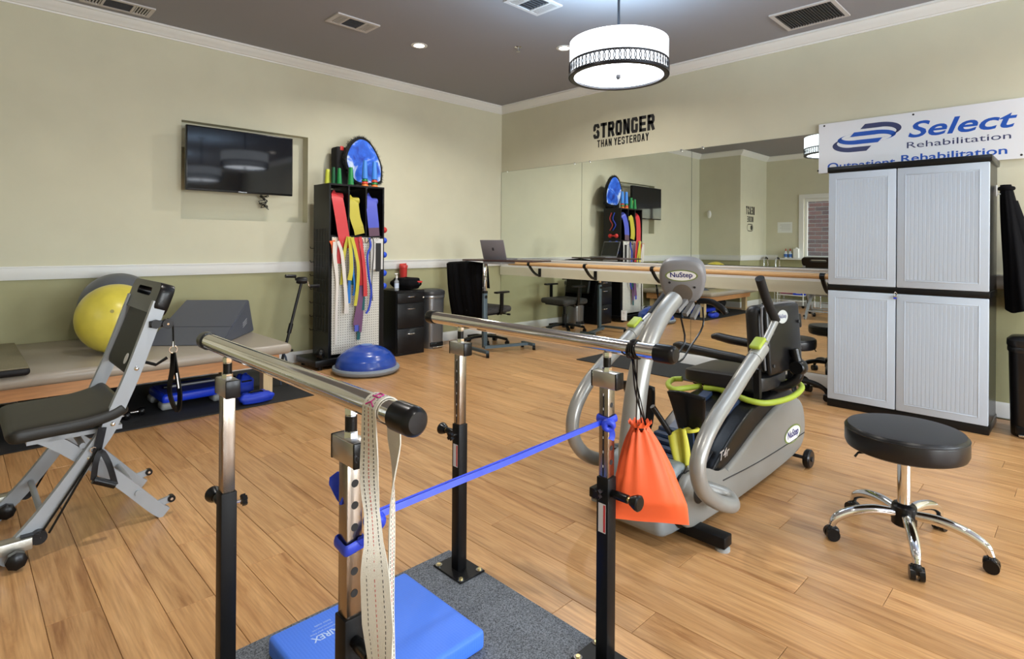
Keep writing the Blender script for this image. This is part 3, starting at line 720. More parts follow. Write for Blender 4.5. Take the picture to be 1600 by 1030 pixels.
# --- resistance chair
GREYMET = mat('pale_grey_metal', srgb(158, 163, 168), .42, .15)
ALU = mat('satin_aluminium', srgb(176, 172, 160), .35, .8)
t = thing('resistance_chair', 'grey framed resistance exercise chair with black seat and backrest', 'chair', (.42, 3.2, 0))
YN, YF = 2.95, 3.44
def xz(y, pts): return [V((a, y, c)) for a, c in pts]
for y, nm in ((YN, 'side_upright'), (YF, 'side_upright')):
    MB().sbar(xz(y, [(.14, .012), (.26, .14), (.38, .30), (.445, .395), (.485, .46), (.53, .57), (.58, .70), (.675, .985)]), .032, .056, (-1, 0, .7), 4).build(nm, GREYMET, t)
    lg = MB().sbar(xz(y + (.035 if y == YN else -.035), [(.25, .475), (.34, .405), (.52, .225), (.66, .06), (.71, .012)]), .03, .052, (1, 0, 1), 4).build('rear_leg', GREYMET, t)
    yy = y + (.035 if y == YN else -.035)
    MB().sbar(xz(yy, [(.655, .055), (.735, .07)]), .012, .03).build('wheel_tab', GREYMET, lg)
    MB().cyl((.735, yy - .012, .07), (.735, yy + .012, .07), .016, 14).build('wheel', BLACK, lg)
    MB().cyl((.735, yy - .014, .07), (.735, yy + .014, .07), .006, 10).build('axle', CHROME, lg)
    for a, c in ((.50, .475), (.42, .35), (.585, .70)): MB().lathe([(0, .006), (.007, .004), (.01, 0)], (a, y - .016, c), (0, -1, 0), 12, cap=False).build('bolt', CHROME, t)
for a, c in ((.60, .14), (.27, .145), (.40, .40)): MB().tube([(a, YN + .01, c), (a, YF - .01, c)], .012, 12).build('cross_tube', GREYMET, t)
# seat
def slab(prof, y0, y1, th, r, name, m, parent, n=14):
    """padded slab: profile (x,z) centre line swept across y with rounded rim"""
    C_ = catmull([V((a, 0, c)) for a, c in prof], 5); K = len(C_)
    def fn(u, v):
        i = v * (K - 1); k = min(int(i), K - 2); p = C_[k].lerp(C_[k + 1], i - k); tg = (C_[k + 1] - C_[k]).normalized(); nn = V((-tg.z, 0, tg.x))
        e = min(1, min(v, 1 - v) * (K - 1) / 2.2); cr = math.sqrt(max(0, 1 - (1 - e) ** 2))
        a = 2 * PI * u; cx, cy = math.cos(a), math.sin(a)
        hw = (y1 - y0) / 2 - r * .8 * (1 - cr)
        return V((p.x, (y0 + y1) / 2 + math.copysign(abs(cx) ** .22, cx) * hw, p.z)) + nn * (math.copysign(abs(cy) ** .35, cy) * th / 2 * (.25 + .75 * cr))
    b = MB().grid(fn, 40, 40, True)
    b.f.append(tuple(range(40))); b.f.append(tuple(39 * 40 + i for i in range(40))); b.mi += [0, 0]
    return b.build(name, m, parent, 50)
slab([(.155, .485), (.25, .49), (.40, .495), (.50, .515), (.555, .545)], 2.93, 3.46, .062, .05, 'seat', mat('worn_black_vinyl', (.014, .013, .010), .45, spec=.4, bump=.1, bscale=200, var=.2), t)
MB().box(.22, .54, 2.97, 3.42, .440, .458).build('seat_plate', GREYMET, t)
bk = slab([(.565, .665), (.60, .76), (.64, .87), (.672, .955)], 2.975, 3.415, .03, .02, 'backrest', mat('backrest_vinyl', (.008, .009, .008), .5, spec=.35, bump=.1, bscale=250), t)
Mt = Matrix.Translation((.688, (YN + YF) / 2, .995)) @ Matrix.Rotation(math.radians(19), 4, 'Y')   # local y across, z up the back
def rrect(hw, hh, r, n=6):
    return [(sx * (hw - r) + r * math.cos(a0 + PI / 2 * k / n), sz * (hh - r) + r * math.sin(a0 + PI / 2 * k / n)) for sx, sz, a0 in ((1, 1, 0), (-1, 1, PI / 2), (-1, -1, PI), (1, -1, 3 * PI / 2)) for k in range(n + 1)]
oo, ii = rrect((YF - YN) / 2 + .02, .072, .045), rrect(.13, .02, .0195); K = len(oo)
ii = [(y, z + .022) for y, z in ii]
rows = [(.030, oo, .90), (.030, oo, .985), (.024, oo, 1.0), (-.024, oo, 1.0), (-.030, oo, .985), (-.030, ii, 1.0), (.030, ii, 1.0)]
vs = [Mt @ V((x, y * s_, z * s_ if ring is oo else z)) for x, ring, s_ in rows[1:] for y, z in ring]
nR = len(rows) - 1
MB().add(vs, [(j * K + i, j * K + (i + 1) % K, ((j + 1) % nR) * K + (i + 1) % K, ((j + 1) % nR) * K + i) for j in range(nR) for i in range(K)]).build('top_handle', BLACK, t)
c = V((.574, YN + .08, .73)); nd = V((-.94, 0, .34)).normalized()
MB().lathe([(0, .0), (.024, .0), (.024, .002), (0, .002)], c - V((.006, 0, -.002)) + nd * .004, nd, 20, cap=False).build('emblem', mat('emblem_white', srgb(205, 205, 205), .5), bk)
MB().tube([(.60, YF - .05, .69), (.75, YF - .1, .63), (.80, YF - .1, .66)], .008, 8).build('rear_brace', BLACK, t)
# resistance base and cords
for y in (YN - .03, YF + .03):
    MB().rbox(-.35, .235, y - .03, y + .03, .055, .10, .004, 2).build('base_rail', ALU, t)
    pl = MB().cyl((.255, y - .014, .085), (.255, y + .014, .085), .027, 18).box(.20, .26, y - .018, y + .018, .065, .105).build('pulley', BLACK, t)
    MB().cyl((.255, y - .016, .085), (.255, y + .016, .085), .006, 10).build('axle', CHROME, pl)
    MB().lathe([(0, -.02), (.022, -.02), (.034, -.012), (.034, .012), (.022, .02), (0, .02)], (.185, y - .055, .04), (0, -1, 0), 8, cap=False).build('lock_knob', BLACK, t)
    for dx in (0, .022): MB().tube([(.265 + dx, y, .10 - dx * .5), (.36 + dx * .6, y, .25), (.445 + dx * .2, y, .39)], .0045, 6).build('cord', BLACK, t)
# clip and low handle
c = pY(143, 722, YN - .04)
MB().torus(pY(146, 703, YN - .03), .011, .0025, (0, 1, .2), 16, 6).build('ring', CHROME, t)
MB().sbar([pY(160, 668, YN - .03), pY(153, 700, YN - .03), pY(148, 722, YN - .03)], .006, .03, (1, 0, .4)).build('cord_sleeve', BLACK, t)
hA, hB = pY(146, 750, YN - .05), pY(180, 758, YN - .05)
hd = MB().tube([hA, hB], .0155, 12).build('low_grip', BLACK, t)
MB().sbar([hA, pY(150, 722, YN - .05), pY(158, 706, YN - .045), pY(170, 725, YN - .05), hB], .022, .004, (0, 1, 0), 4).build('grip_strap', BLACK, hd)
# high pulley with hanging strap handle
q = V((.70, YN - .02, .885))
MB().rbox(.63, .70, YN - .03, YN - .015, .875, .905, .004, 2).tube([(.655, YN - .035, .89), (.655, YN + .03, .89)], .02, 12).build('pulley_arm', BLACK, t)
w_ = MB().cyl(q + V((0, -.02, .003)), q + V((0, .012, .003)), .022, 18).build('high_pulley', BLACK, t)
MB().cyl(q + V((0, -.022, .003)), q + V((0, .014, .003)), .005, 10).build('axle', CHROME, w_)
MB().tube([q + V((.0, 0, .025)), q + V((.02, 0, .012)), q + V((.024, 0, -.02)), q + V((.026, 0, -.09))], .004, 6, sm=4).build('hanging_cord', BLACK, t)
MB().torus(q + V((.026, 0, -.118)), .016, .003, (0, 1, 0), 18, 6).tube([q + V((.026, 0, -.08)), q + V((.026, 0, -.105))], .006, 8).build('swivel_ring', CHROME, t)
s0 = q + V((.026, 0, -.132))
st = MB().sbar([s0, s0 + V((-.004, 0, -.08)), s0 + V((-.012, .01, -.17)), s0 + V((.004, .0, -.245)), s0 + V((.02, -.012, -.255)), s0 + V((.024, -.016, -.19)), s0 + V((.012, -.006, -.09)), s0], .03, .006, (1, .3, 0), 4).build('strap_handle', BLACK, t)
MB().sbar([s0 + V((.008, -.026, -.09)), s0 + V((.016, -.030, -.16))], .005, .001, (0, 1, 0)).build('strap_lettering', mat('white_print', (.8, .8, .8), .6), st)
# --- arm exerciser standing between table and rack
t = thing('arm_exerciser', 'black pedal arm exerciser on a slanted pole beside the rack', 'exerciser', (2.25, 5.25, 0))
pb, pt = V((2.19, 5.3, .05)), V((2.40, 5.3, .885))
MB().tube([pb, pt], .013, 10).tube([pb.lerp(pt, .42), pb.lerp(pt, .53)], .02, 10).build('pole', BLACKM, t)
hd = MB().lathe([(0, -.05), (.025, -.05), (.034, -.03), (.034, .03), (.025, .05), (0, .05)], pt + V((0, 0, .01)), (1, -.4, 0), 16, cap=False).build('crank_head', BLACKM, t)
MB().tube([pt + V((-.05, .02, .01)), pt + V((-.055, .02, .045))], .006, 8).build('crank_arm', BLACK, hd)
MB().tube([pt + V((-.05, .02, .05)), pt + V((-.15, .02, .055))], .0165, 10).build('grip', BLACK, hd)
MB().tube([pt + V((.05, -.02, .0)), pt + V((.06, -.02, -.04)), pt + V((.075, -.02, -.05))], .006, 8).build('crank_arm', CHROME, hd)
MB().tube([pt + V((.07, -.02, -.05)), pt + V((.165, -.02, -.045))], .0165, 10).build('grip', BLACK, hd)
for s in (-1, 1): MB().tube([pb + V((-.02, s * .02, .02)), V((2.17, 5.3 + s * .18, .025))], .014, 8).tube([V((2.165, 5.3 + s * .18, .016)), V((2.36, 5.3 + s * .18, .016))], .014, 8).build('foot', BLACKM, t)
# walking-aid bracket behind the table corner
t = thing('folding_stand', 'dark folding metal stand beside the table corner', 'stand', (2.2, 5.0, 0))
for s in (0, .16):
    MB().tube([(2.06 + s * .3, 4.95 - s * .3, .012), (2.04 + s * .3, 4.97 - s * .3, .26), (1.98 + s * .3, 5.03 - s * .3, .305)], .009, 8, sm=4).build('leg', mat('dark_blue_metal', srgb(60, 72, 88), .4, .3), t)
MB().rbox(1.98, 2.14, 4.88, 5.04, .305, .325, .006, 2).build('top_plate', BLACK, t)
# ================================================================== RACK AND CORNER
RX0, RX1, RY0, RY1, RZT = 2.70, 3.335, 5.35, 5.69, 1.84
BW = mat('black_laminate', (.006, .006, .007), .34, spec=.3)
t = thing('equipment_rack', 'tall black equipment rack with cubbies and a white pegboard front', 'rack', (3.02, 5.52, 0))
MB().rbox(RX0 - .16, RX1 + .04, RY0 - .06, RY1 + .04, .035, .10, .006, 2).build('base', BW, t)
for x in (RX0 - .1, RX1 - .03):
    for y in (RY0 - .03, RY1): MB().cyl((x, y, 0), (x, y, .036), .022, 14).build('caster', BLACK, t)
bz = 1.335
for x in (RX0, RX1 - .018): MB().box(x, x + .018, RY0, RY1, .10, RZT).build('side_panel', BW, t, 0)
MB().box(RX0 + .018, RX1 - .018, RY1 - .012, RY1, .10, RZT - .018).build('rear_panel', BW, t, 0)
MB().box(RX0, RX1, RY0, RY1, RZT, RZT + .018).build('top_panel', BW, t, 0)
MB().box(RX0 + .018, RX1 - .018, RY0 + .02, RY1 - .012, bz - .018, bz).build('shelf', BW, t, 0)
cw = (RX1 - RX0 - .036) / 3
for k in (1, 2): MB().box(RX0 + .018 + k * cw - .009, RX0 + .018 + k * cw + .009, RY0, RY1 - .012, bz, RZT).build('divider', BW, t, 0)
def pegmat():
    m = bpy.data.materials.new('pegboard'); m.use_nodes = True; N = m.node_tree.nodes; L = m.node_tree.links; b = N['Principled BSDF']
    tc = N.new('ShaderNodeTexCoord'); sx = N.new('ShaderNodeSeparateXYZ'); L.new(tc.outputs['Object'], sx.inputs[0])
    def cell(o):
        a = N.new('ShaderNodeMath'); a.operation = 'MULTIPLY'; a.inputs[1].default_value = 1 / .0254; L.new(o, a.inputs[0])
        f = N.new('ShaderNodeMath'); f.operation = 'FRACT'; L.new(a.outputs[0], f.inputs[0])
        s = N.new('ShaderNodeMath'); s.operation = 'SUBTRACT'; s.inputs[1].default_value = .5; L.new(f.outputs[0], s.inputs[0]); 
        q = N.new('ShaderNodeMath'); q.operation = 'POWER'; q.inputs[1].default_value = 2; ab = N.new('ShaderNodeMath'); ab.operation = 'ABSOLUTE'; L.new(s.outputs[0], ab.inputs[0]); L.new(ab.outputs[0], q.inputs[0]); return q.outputs[0]
    ad = N.new('ShaderNodeMath'); L.new(cell(sx.outputs['X']), ad.inputs[0]); L.new(cell(sx.outputs['Z']), ad.inputs[1])
    lt = N.new('ShaderNodeMath'); lt.operation = 'LESS_THAN'; lt.inputs[1].default_value = .03; L.new(ad.outputs[0], lt.inputs[0])
    mx = N.new('ShaderNodeMix'); mx.data_type = 'RGBA'; L.new(lt.outputs[0], mx.inputs[0]); mx.inputs[6].default_value = (*srgb(214, 212, 202), 1); mx.inputs[7].default_value = (.03, .03, .03, 1)
    L.new(mx.outputs[2], b.inputs['Base Color']); b.inputs['Roughness'].default_value = .5
    return m
PEG = pegmat()
MB().box(RX0 + .03, RX1 - .06, RY0 - .004, RY0 + .004, .13, bz - .02).build('pegboard', PEG, t, 0)
MB().box(RX1 - .06, RX1 - .018, RY0 - .006, RY0 + .006, .10, bz - .02).box(RX0 + .018, RX0 + .03, RY0 - .006, RY0 + .006, .10, bz - .02).build('front_stile', BW, t, 0)
PINKS = mat('peach_label', srgb(222, 170, 140), .6)
MB().box(RX0 + .035, RX1 - .065, RY0 - .006, RY0 - .004, bz - .075, bz - .03).build('label_strip', mat('cream_label', srgb(226, 206, 180), .6), t, 0)
gr = MB()
for k in range(5): gr.tube([(RX0 - .012, RY0 + .05 + k * .06, .35), (RX0 - .012, RY0 + .05 + k * .06, 1.4)], .003, 6)
for k in range(9): gr.tube([(RX0 - .012, RY0 + .05, .36 + k * .13), (RX0 - .012, RY0 + .29, .36 + k * .13)], .003, 6)
gr.build('side_grid', BLACKM, t)
for k in range(7): MB().tube([(RX0 - .012, RY0 + .29, .36 + k * .14), (RX0 - .05, RY0 + .29, .355 + k * .14), (RX0 - .06, RY0 + .29, .375 + k * .14)], .004, 6).build('hook', BLACKM, t)
for k in range(4): MB().tube([(RX1, RY0 + .08, 1.10 + k * .16), (RX1 + .04, RY0 + .08, 1.095 + k * .16), (RX1 + .05, RY0 + .08, 1.115 + k * .16)], .004, 6).build('hook', BLACKM, t)
for k in range(9): MB().tube([(RX0 + .12 + k * .047, RY0 - .004, 1.262), (RX0 + .12 + k * .047, RY0 - .05, 1.258), (RX0 + .12 + k * .047, RY0 - .056, 1.272)], .003, 6).build('peg', CHROME, t)
t2 = MB().lathe([(0, -.03), (.04, -.03), (.05, -.015), (.05, .015), (.04, .03), (0, .03)], (RX0 - .1, RY0 - .03, .16), (1, -1, 0), 18, cap=False).build('caster_lock', BLACK, t)
MB().lathe([(0, 0), (.012, 0)], (RX0 - .078, RY0 - .052, .16), (1, -1, 0), 12, cap=False).build('hub', CHROME, t2)
# --- exercise band rolls and hanging bands
LATEX = {k: mat('latex_' + k, c, .45, bump=.12, bscale=25) for k, c in dict(red=srgb(196, 56, 60), yellow=srgb(178, 168, 58), blue=srgb(76, 86, 184), purple=srgb(112, 74, 110), dkred=srgb(176, 36, 40), teal=srgb(14, 92, 96), orange=srgb(232, 104, 50), sky=srgb(30, 112, 190), royal=srgb(28, 62, 190), lime=srgb(194, 186, 60), white=srgb(216, 210, 202), black=(.012, .012, .014), mauve=srgb(92, 66, 84)).items()}
def hang(name, pts, w0, m, label, cat='band', th=.003, group='exercise bands hung on the rack', w1=None, sm=5, stripes=None):
    P = [pY(x, y, yy) for x, y, yy in pts]
    pp = catmull(P, sm); K = len(pp)
    ws = [w0 + ((w1 if w1 is not None else w0) - w0) * i / (K - 1) for i in range(K)]
    b = MB().sbar(pp, ws, th, (0, -1, 0.02))
    o = b.build(name, m); tag(o, label, cat, group); return o
YP = RY0 - .03
def roll(x0, x1, z, yc, m, m2, label, pts, w):
    t = thing('band_roll', label, 'band', ((x0 + x1) / 2, yc, bz), 'exercise band rolls in the rack cubbies')
    MB().lathe([(.012, x0 - x1), (.04, x0 - x1), (.04, 0), (.012, 0)], (x1, yc, z), (1, 0, 0), 20, cap=False).build('roll', m, t)
    P = catmull([pY(*p) for p in pts], 5)
    k = int(len(P) * .76)
    MB().sbar(P[:k + 1], w, .003, (0, -1, .05)).build('hanging_length', m, t)
    MB().sbar(P[k:], w * .96, .003, (0, -1, .05)).build('folded_end', m2, t)
z_ = RZT - .14
x_ = RX0 + .018
roll(x_ + .02, x_ + .17, z_ + .035, RY0 + .10, LATEX['red'], LATEX['dkred'] if 0 else mat('latex_red_end', srgb(196, 48, 54), .45), 'red exercise band hanging from the left cubby', [(526, 305, RY0 + .09), (527, 309, RY0 + .03), (532, 336, RY0 - .005), (536, 362, RY0 - .02), (538, 375, RY0 - .03), (537, 387, RY0 - .03)], .125)
roll(x_ + cw + .02, x_ + cw + .15, z_ + .0, RY0 + .09, LATEX['yellow'], LATEX['yellow'], 'olive yellow exercise band hanging from the middle cubby', [(553, 311, RY0 + .06), (552, 316, RY0 + .03), (555, 340, RY0 + .0), (560, 356, RY0 - .02), (562, 366, RY0 - .02)], .12)
roll(x_ + 2 * cw + .02, x_ + 2 * cw + .17, z_ + .005, RY0 + .09, LATEX['blue'], LATEX['mauve'], 'periwinkle exercise band hanging from the right cubby', [(580, 309, RY0 + .08), (580, 313, RY0 + .03), (582, 335, RY0 - .01), (584, 356, RY0 - .025), (585, 369, RY0 - .03)], .13)
hang('gait_belt', [(524, 378, YP - .02), (523, 400, YP - .02), (527, 440, YP - .02), (526, 480, YP - .02), (524, 540, YP - .02)], .05, LATEX['white'], 'long white webbing belt hanging lowest at the left of the pegboard', 'belt', w1=.016)
hang('gait_belt', [(528, 377, YP - .035), (534, 395, YP - .035), (538, 430, YP - .035), (541, 470, YP - .035), (541, 490, YP - .03)], .03, LATEX['white'], 'shorter white webbing belt beside the long white one', 'belt', w1=.045)
hang('exercise_band', [(519, 376, YP - .005), (520, 384, YP - .005), (519, 396, YP - .005)], .06, LATEX['orange'], 'short pointed orange band at the left edge of the pegboard', w1=.006)
hang('exercise_band', [(531, 378, YP - .01), (530, 390, YP - .01), (529, 412, YP - .01)], .03, LATEX['red'], 'narrow red band between the two white belts', w1=.05)
hang('exercise_band', [(544, 370, YP - .02), (540, 385, YP - .025), (537, 405, YP - .02), (535, 430, YP - .01), (533, 445, YP - .01)], .035, LATEX['lime'], 'yellow band fanning left behind the white belts', w1=.03)
hang('exercise_band', [(546, 370, YP - .05), (548, 390, YP - .05), (549, 420, YP - .055), (546, 438, YP - .05)], .035, LATEX['lime'], 'yellow band loop hanging in the middle of the pegboard', w1=.05)
hang('exercise_band', [(550, 371, YP - .06), (556, 395, YP - .06), (560, 420, YP - .06), (558, 455, YP - .055), (555, 478, YP - .05)], .035, LATEX['lime'], 'longest yellow band, reaching lowest of the yellow ones', w1=.035)
hang('exercise_band', [(549, 374, YP - .03), (550, 400, YP - .03), (546, 440, YP - .03), (545, 474, YP - .03)], .02, LATEX['sky'], 'sky blue band between the yellow bands', w1=.035)
hang('exercise_band', [(551, 378, YP - .035), (552, 420, YP - .035), (554, 450, YP - .035), (552, 462, YP - .03)], .018, LATEX['sky'], 'thin sky blue strip behind the longest yellow band', w1=.02)
hang('exercise_band', [(557, 371, YP - .04), (560, 400, YP - .045), (564, 425, YP - .045), (563, 446, YP - .04)], .05, LATEX['dkred'], 'wide dark red band on the pegboard', w1=.07)
hang('exercise_band', [(563, 370, YP - .055), (567, 400, YP - .06), (570, 430, YP - .06), (571, 463, YP - .055)], .03, LATEX['red'], 'bright red band hanging longest of the reds', w1=.045)
hang('exercise_band', [(565, 374, YP - .03), (566, 410, YP - .03), (565, 450, YP - .03), (561, 480, YP - .03), (557, 509, YP - .03)], .03, LATEX['purple'], 'dull purple band below the red ones', w1=.08)
hang('exercise_band', [(566, 440, YP - .015), (566, 470, YP - .015), (564, 500, YP - .015), (563, 519, YP - .015)], .05, LATEX['purple'], 'thin purple band tail right of the dull purple one', w1=.03)
hang('exercise_band', [(551, 430, YP - .012), (550, 445, YP - .012)], .06, LATEX['teal'], 'short teal band behind the yellow bands')
hang('exercise_band', [(561, 440, YP - .008), (562, 480, YP - .008), (561, 510, YP - .008), (560, 531, YP - .008)], .05, LATEX['teal'], 'long dark teal band hanging lowest on the pegboard', w1=.035)
hang('exercise_band', [(568, 430, YP - .02), (567, 460, YP - .02), (566, 485, YP - .02)], .05, LATEX['teal'], 'dark teal band behind the bright red tail')
hang('exercise_band', [(557, 508, YP - .034), (557, 518, YP - .034)], .045, LATEX['blue'], 'small periwinkle end showing under the purple band')
def rope(name, pts, r, m, label, cat, group=None, hook=None):
    t_ = MB().tube([pY(*p) for p in pts], r, 8, sm=6).build(name, m); tag(t_, label, cat, group); return t_
rope('resistance_tube', [(577, 372, YP - .02), (579, 385, YP - .03), (574, 400, YP - .03), (576, 430, YP - .03), (580, 455, YP - .03), (577, 480, YP - .03), (572, 490, YP - .03)], .011, LATEX['royal'], 'royal blue resistance tube hanging beside the white ruler', 'tube', 'resistance tubes on the rack')
rope('resistance_tube', [(570, 372, YP - .02), (572, 380, YP - .03), (582, 372, YP - .03), (584, 392, YP - .03), (581, 440, YP - .02), (582, 470, YP - .02)], .005, LATEX['black'], 'thin black resistance tube behind the royal blue one', 'tube', 'resistance tubes on the rack')
t = thing('goniometer_ruler', 'white plastic ruler board with a black slot hung at the rack edge', 'ruler', tuple(pY(588, 420, RY0 - .02)))
Pa, Pb = pY(579, 373, RY0 - .03), pY(598, 421, RY0 - .03)
MB().rbox(Pa.x, Pb.x, RY0 - .035, RY0 - .028, Pb.z, Pa.z, .003, 1).build('board', mat('off_white_plastic', srgb(206, 206, 204), .45), t)
Pa, Pb = pY(587, 380, RY0 - .036), pY(595, 424, RY0 - .036)
MB().rbox(Pa.x, Pb.x, RY0 - .0385, RY0 - .035, Pb.z, Pa.z, .001, 1).build('slot', INK, t)
Pa = pY(589, 375, RY0 - .036); MB().torus(Pa, .012, .002, (0, 1, 0), 14, 6).build('hanger_ring', CHROME, t)
# dumbbells and jump rope on the right flank of the rack
def dumb(y, z, m, label):
    x = RX1 + .035
    t = thing('dumbbell', label, 'dumbbell', (x, y, z), 'dumbbells on the rack flank')
    MB().cyl((x, y - .055, z), (x, y + .055, z), .013, 12).build('handle', m, t)
    for s in (-1, 1): MB().sphere((x, y + s * .062, z), .034, 16, 10).build('weight', m, t)
BLUEV = mat('blue_neoprene', srgb(22, 74, 206), .45); REDV = mat('red_neoprene', srgb(196, 44, 40), .45)
dumb(RY0 + .12, 1.285, BLUEV, 'blue neoprene dumbbell on the rack flank, topmost blue one')
dumb(RY0 + .12, 1.13, BLUEV, 'blue neoprene dumbbell on the rack flank, below the top blue one')
dumb(RY0 + .12, 1.40, REDV, 'red neoprene dumbbell on the right flank of the rack')
dumb(RY0 + .12, .93, BLUEV, 'blue neoprene dumbbell on the rack flank level with the soap bottle')
dumb(RY0 + .12, .79, BLUEV, 'lowest blue neoprene dumbbell on the rack flank')
for k, (m_, lab) in enumerate(((LATEX['royal'], 'blue rope draped on the right flank of the rack'), (LATEX['red'], 'red rope draped on the right flank of the rack'))):
    y = RY0 + .10 + .06 * k
    tag(MB().tube([(RX1 + .03, y, 1.78), (RX1 + .035, y + .03, 1.68), (RX1 + .03, y - .02, 1.58), (RX1 + .035, y + .03, 1.49)], .008, 8, sm=6).build('jump_rope', m_), lab, 'rope', 'ropes on the rack flank')
# --- cones on top
def cone(px, py_, r, h, m, label, z0=RZT + .018, base=True, yy=RY0 + .1, X=None):
    c = pY(px, py_, yy); x = c.x if X is None else X
    t = thing('stacking_cone', label, 'cone', (x, yy, z0), 'stacking cones on the rack')
    MB().lathe([(r, 0), (r * 1.0, .006), (r * .96, .01), (r * .62, h - .004), (r * .56, h), (0, h)], (x, yy, z0), n=22, cap=False).build('shell', m, t)
    if base: MB().torus((x, yy, z0 + .005), r, .003, n=22, k=6).build('rim', m, t)
    return x
CG = mat('green_plastic', srgb(20, 122, 60), .4); CG2 = mat('dark_green_plastic', srgb(14, 84, 48), .4); CY = mat('lime_plastic', srgb(200, 206, 70), .4); CB = mat('cone_blue', srgb(58, 124, 206), .4); CR = mat('cone_red', srgb(206, 66, 46), .4); CO = mat('cone_orange', srgb(226, 120, 44), .4)
cone(512, 284, .034, .155, CY, 'lime yellow cone at the left end of the rack top', yy=RY0 + .16)
cone(521, 284, .024, .175, CG2, 'slim dark green cone between the lime and green cones', yy=RY0 + .10)
cone(530, 284, .028, .165, CG, 'green cone just right of the slim dark green one', yy=RY0 + .06)
cone(548, 284, .033, .185, CG, 'green cone standing alone mid-rack', yy=RY0 + .05)
for sx, nm in ((570, 'left'), (585, 'right')):
    z = RZT + .018; x = None
    for k, (m_, cl) in enumerate(((CO, 'orange'), (CR, 'red'), (CG, 'green'), (CB, 'blue'))):
        if nm == 'right' and k == 1: m_, cl = CG, 'lower green'
        if nm == 'right' and k == 2: m_, cl = CR, 'red'
        hh = .03 if k < 3 else .2
        # nested: each cone shows a collar; the one on top shows in full
        x = cone(sx, 290, .037 - .0012 * k, hh if k < 3 else .195, m_, '%s cone in the %s of the two tall cone stacks' % (cl, nm), z0=z, base=False, yy=RY0 + .04, X=x)
        z += .026
    if nm == 'right':
        cone(sx, 290, .0325, .19, CG, 'upper green collar cone in the right tall cone stack', z0=z - .022, base=False, yy=RY0 + .04, X=x + .0001) if 0 else None
# --- fuzzy edged picture disc and crate on top of the rack
FUZZ = mat('black_fuzz', (.01, .01, .011), .9)
t = thing('plush_trimmed_board', 'rounded board with blue picture and fuzzy black trim on the rack', 'board', (3.12, RY0 + .24, RZT + .018))
outl = [(541, 237), (549, 222), (562, 214), (575, 219), (585, 232), (592, 246), (597, 262), (597, 280), (594, 287), (575, 289), (556, 286), (546, 272), (539, 252)]
yb = RY0 + .22
OP = catmull([pY(x, y, yb) for x, y in outl], 6, True)
k = len(OP); A = OP; B = [p + V((0, .05, 0)) for p in OP]
MB().add(A + B, [tuple(range(k)), tuple(range(2 * k - 1, k - 1, -1))] + [(i, (i + 1) % k, k + (i + 1) % k, k + i) for i in range(k)]).build('core', BLACK, t, 30)
def picmat():
    m = bpy.data.materials.new('blue_picture'); m.use_nodes = True; N = m.node_tree.nodes; L = m.node_tree.links; b = N['Principled BSDF']
    tc = N.new('ShaderNodeTexCoord'); nz = N.new('ShaderNodeTexNoise'); nz.inputs['Scale'].default_value = 6; nz.inputs['Detail'].default_value = 4; nz.inputs['Distortion'].default_value = 1; L.new(tc.outputs['Object'], nz.inputs['Vector'])
    cr = N.new('ShaderNodeValToRGB'); e = cr.color_ramp.elements; e[0].position = .3; e[0].color = (*srgb(12, 34, 140), 1); e[1].position = .66; e[1].color = (*srgb(196, 212, 236), 1); q = e.new(.52); q.color = (*srgb(40, 104, 222), 1)
    L.new(nz.outputs[0], cr.inputs[0]); L.new(cr.outputs[0], b.inputs['Base Color']); b.inputs['Roughness'].default_value = .35
    return m
cc = sum(OP, V((0, 0, 0))) / k
FACE = [cc + (p - cc) * .90 + V((0, -.002, 0)) for p in OP]
MB().add(FACE, [tuple(range(k))]).build('picture', picmat(), t, 0)
b = MB(); rnd = random.Random(2)
for i in range(k):
    for j in range(9):
        p = OP[i].lerp(OP[(i + 1) % k], rnd.random()) + V((0, rnd.uniform(-.004, .05), 0)); d = (p - cc); d.y = rnd.uniform(-.1, .1); d = d.normalized() + V((rnd.uniform(-.8, .8), rnd.uniform(-.6, .6), rnd.uniform(-.8, .8)))
        e = p + d.normalized() * rnd.uniform(.015, .042); s = V((d.z, 0, -d.x)).normalized() * .0018
        b.add([p - s, p + s, e], [(0, 1, 2)])
o = b.build('fuzzy_trim', FUZZ, t, 0); o['kind'] = 'stuff'
t = thing('backpack', 'black fuzzy box-shaped bag leaning behind the picture board', 'bag', (2.95, RY0 + .3, RZT + .018))
Pa, Pb = pY(526, 228, RY0 + .30), pY(546, 284, RY0 + .30)
MB().rbox(Pa.x, Pb.x + .08, RY0 + .296, RY1 + .10, RZT + .0185, Pa.z, .025, 3).build('body', FUZZ, t)
p = pY(535, 231, RY0 + .281); MB().rbox(p.x - .02, p.x + .02, RY0 + .290, RY0 + .298, p.z - .025, p.z + .02, .006, 2).build('red_patch', REDV, t)
# --- bosu
t = thing('balance_dome', 'blue half-ball balance trainer on a grey base', 'balance trainer', (2.90, 4.96, 0))
bc = V((2.90, 4.96, 0))
MB().lathe([(0, .004), (.27, .004), (.30, .010), (.318, .028), (.322, .045), (.315, .06), (.29, .064), (0, .064)], bc, n=64, cap=False).build('base', mat('pale_grey_base', srgb(138, 148, 158), .5), t)
prof = []
for i in range(25):
    a = PI / 2 * i / 24; r = .292 * math.cos(a); z = .062 + .205 * math.sin(a); g = .002 if i % 4 == 0 else 0
    prof.append((max(r - g, 1e-4), z - g))
MB().lathe(prof, bc, n=64, cap=False).build('dome', mat('blue_dome_vinyl', srgb(36, 74, 168), .26, var=.05, coat=.3), t, 60)
MB().lathe([(.05, .262), (.055, .2655), (.03, .270), (0, .270)], bc, n=24, cap=False).build('top_cap', mat('pale_blue_cap', srgb(110, 140, 196), .5), t)
MB().rbox(2.74, 2.82, 4.695, 4.72, .02, .045, .004, 2).build('grip_recess', BLACK, t)
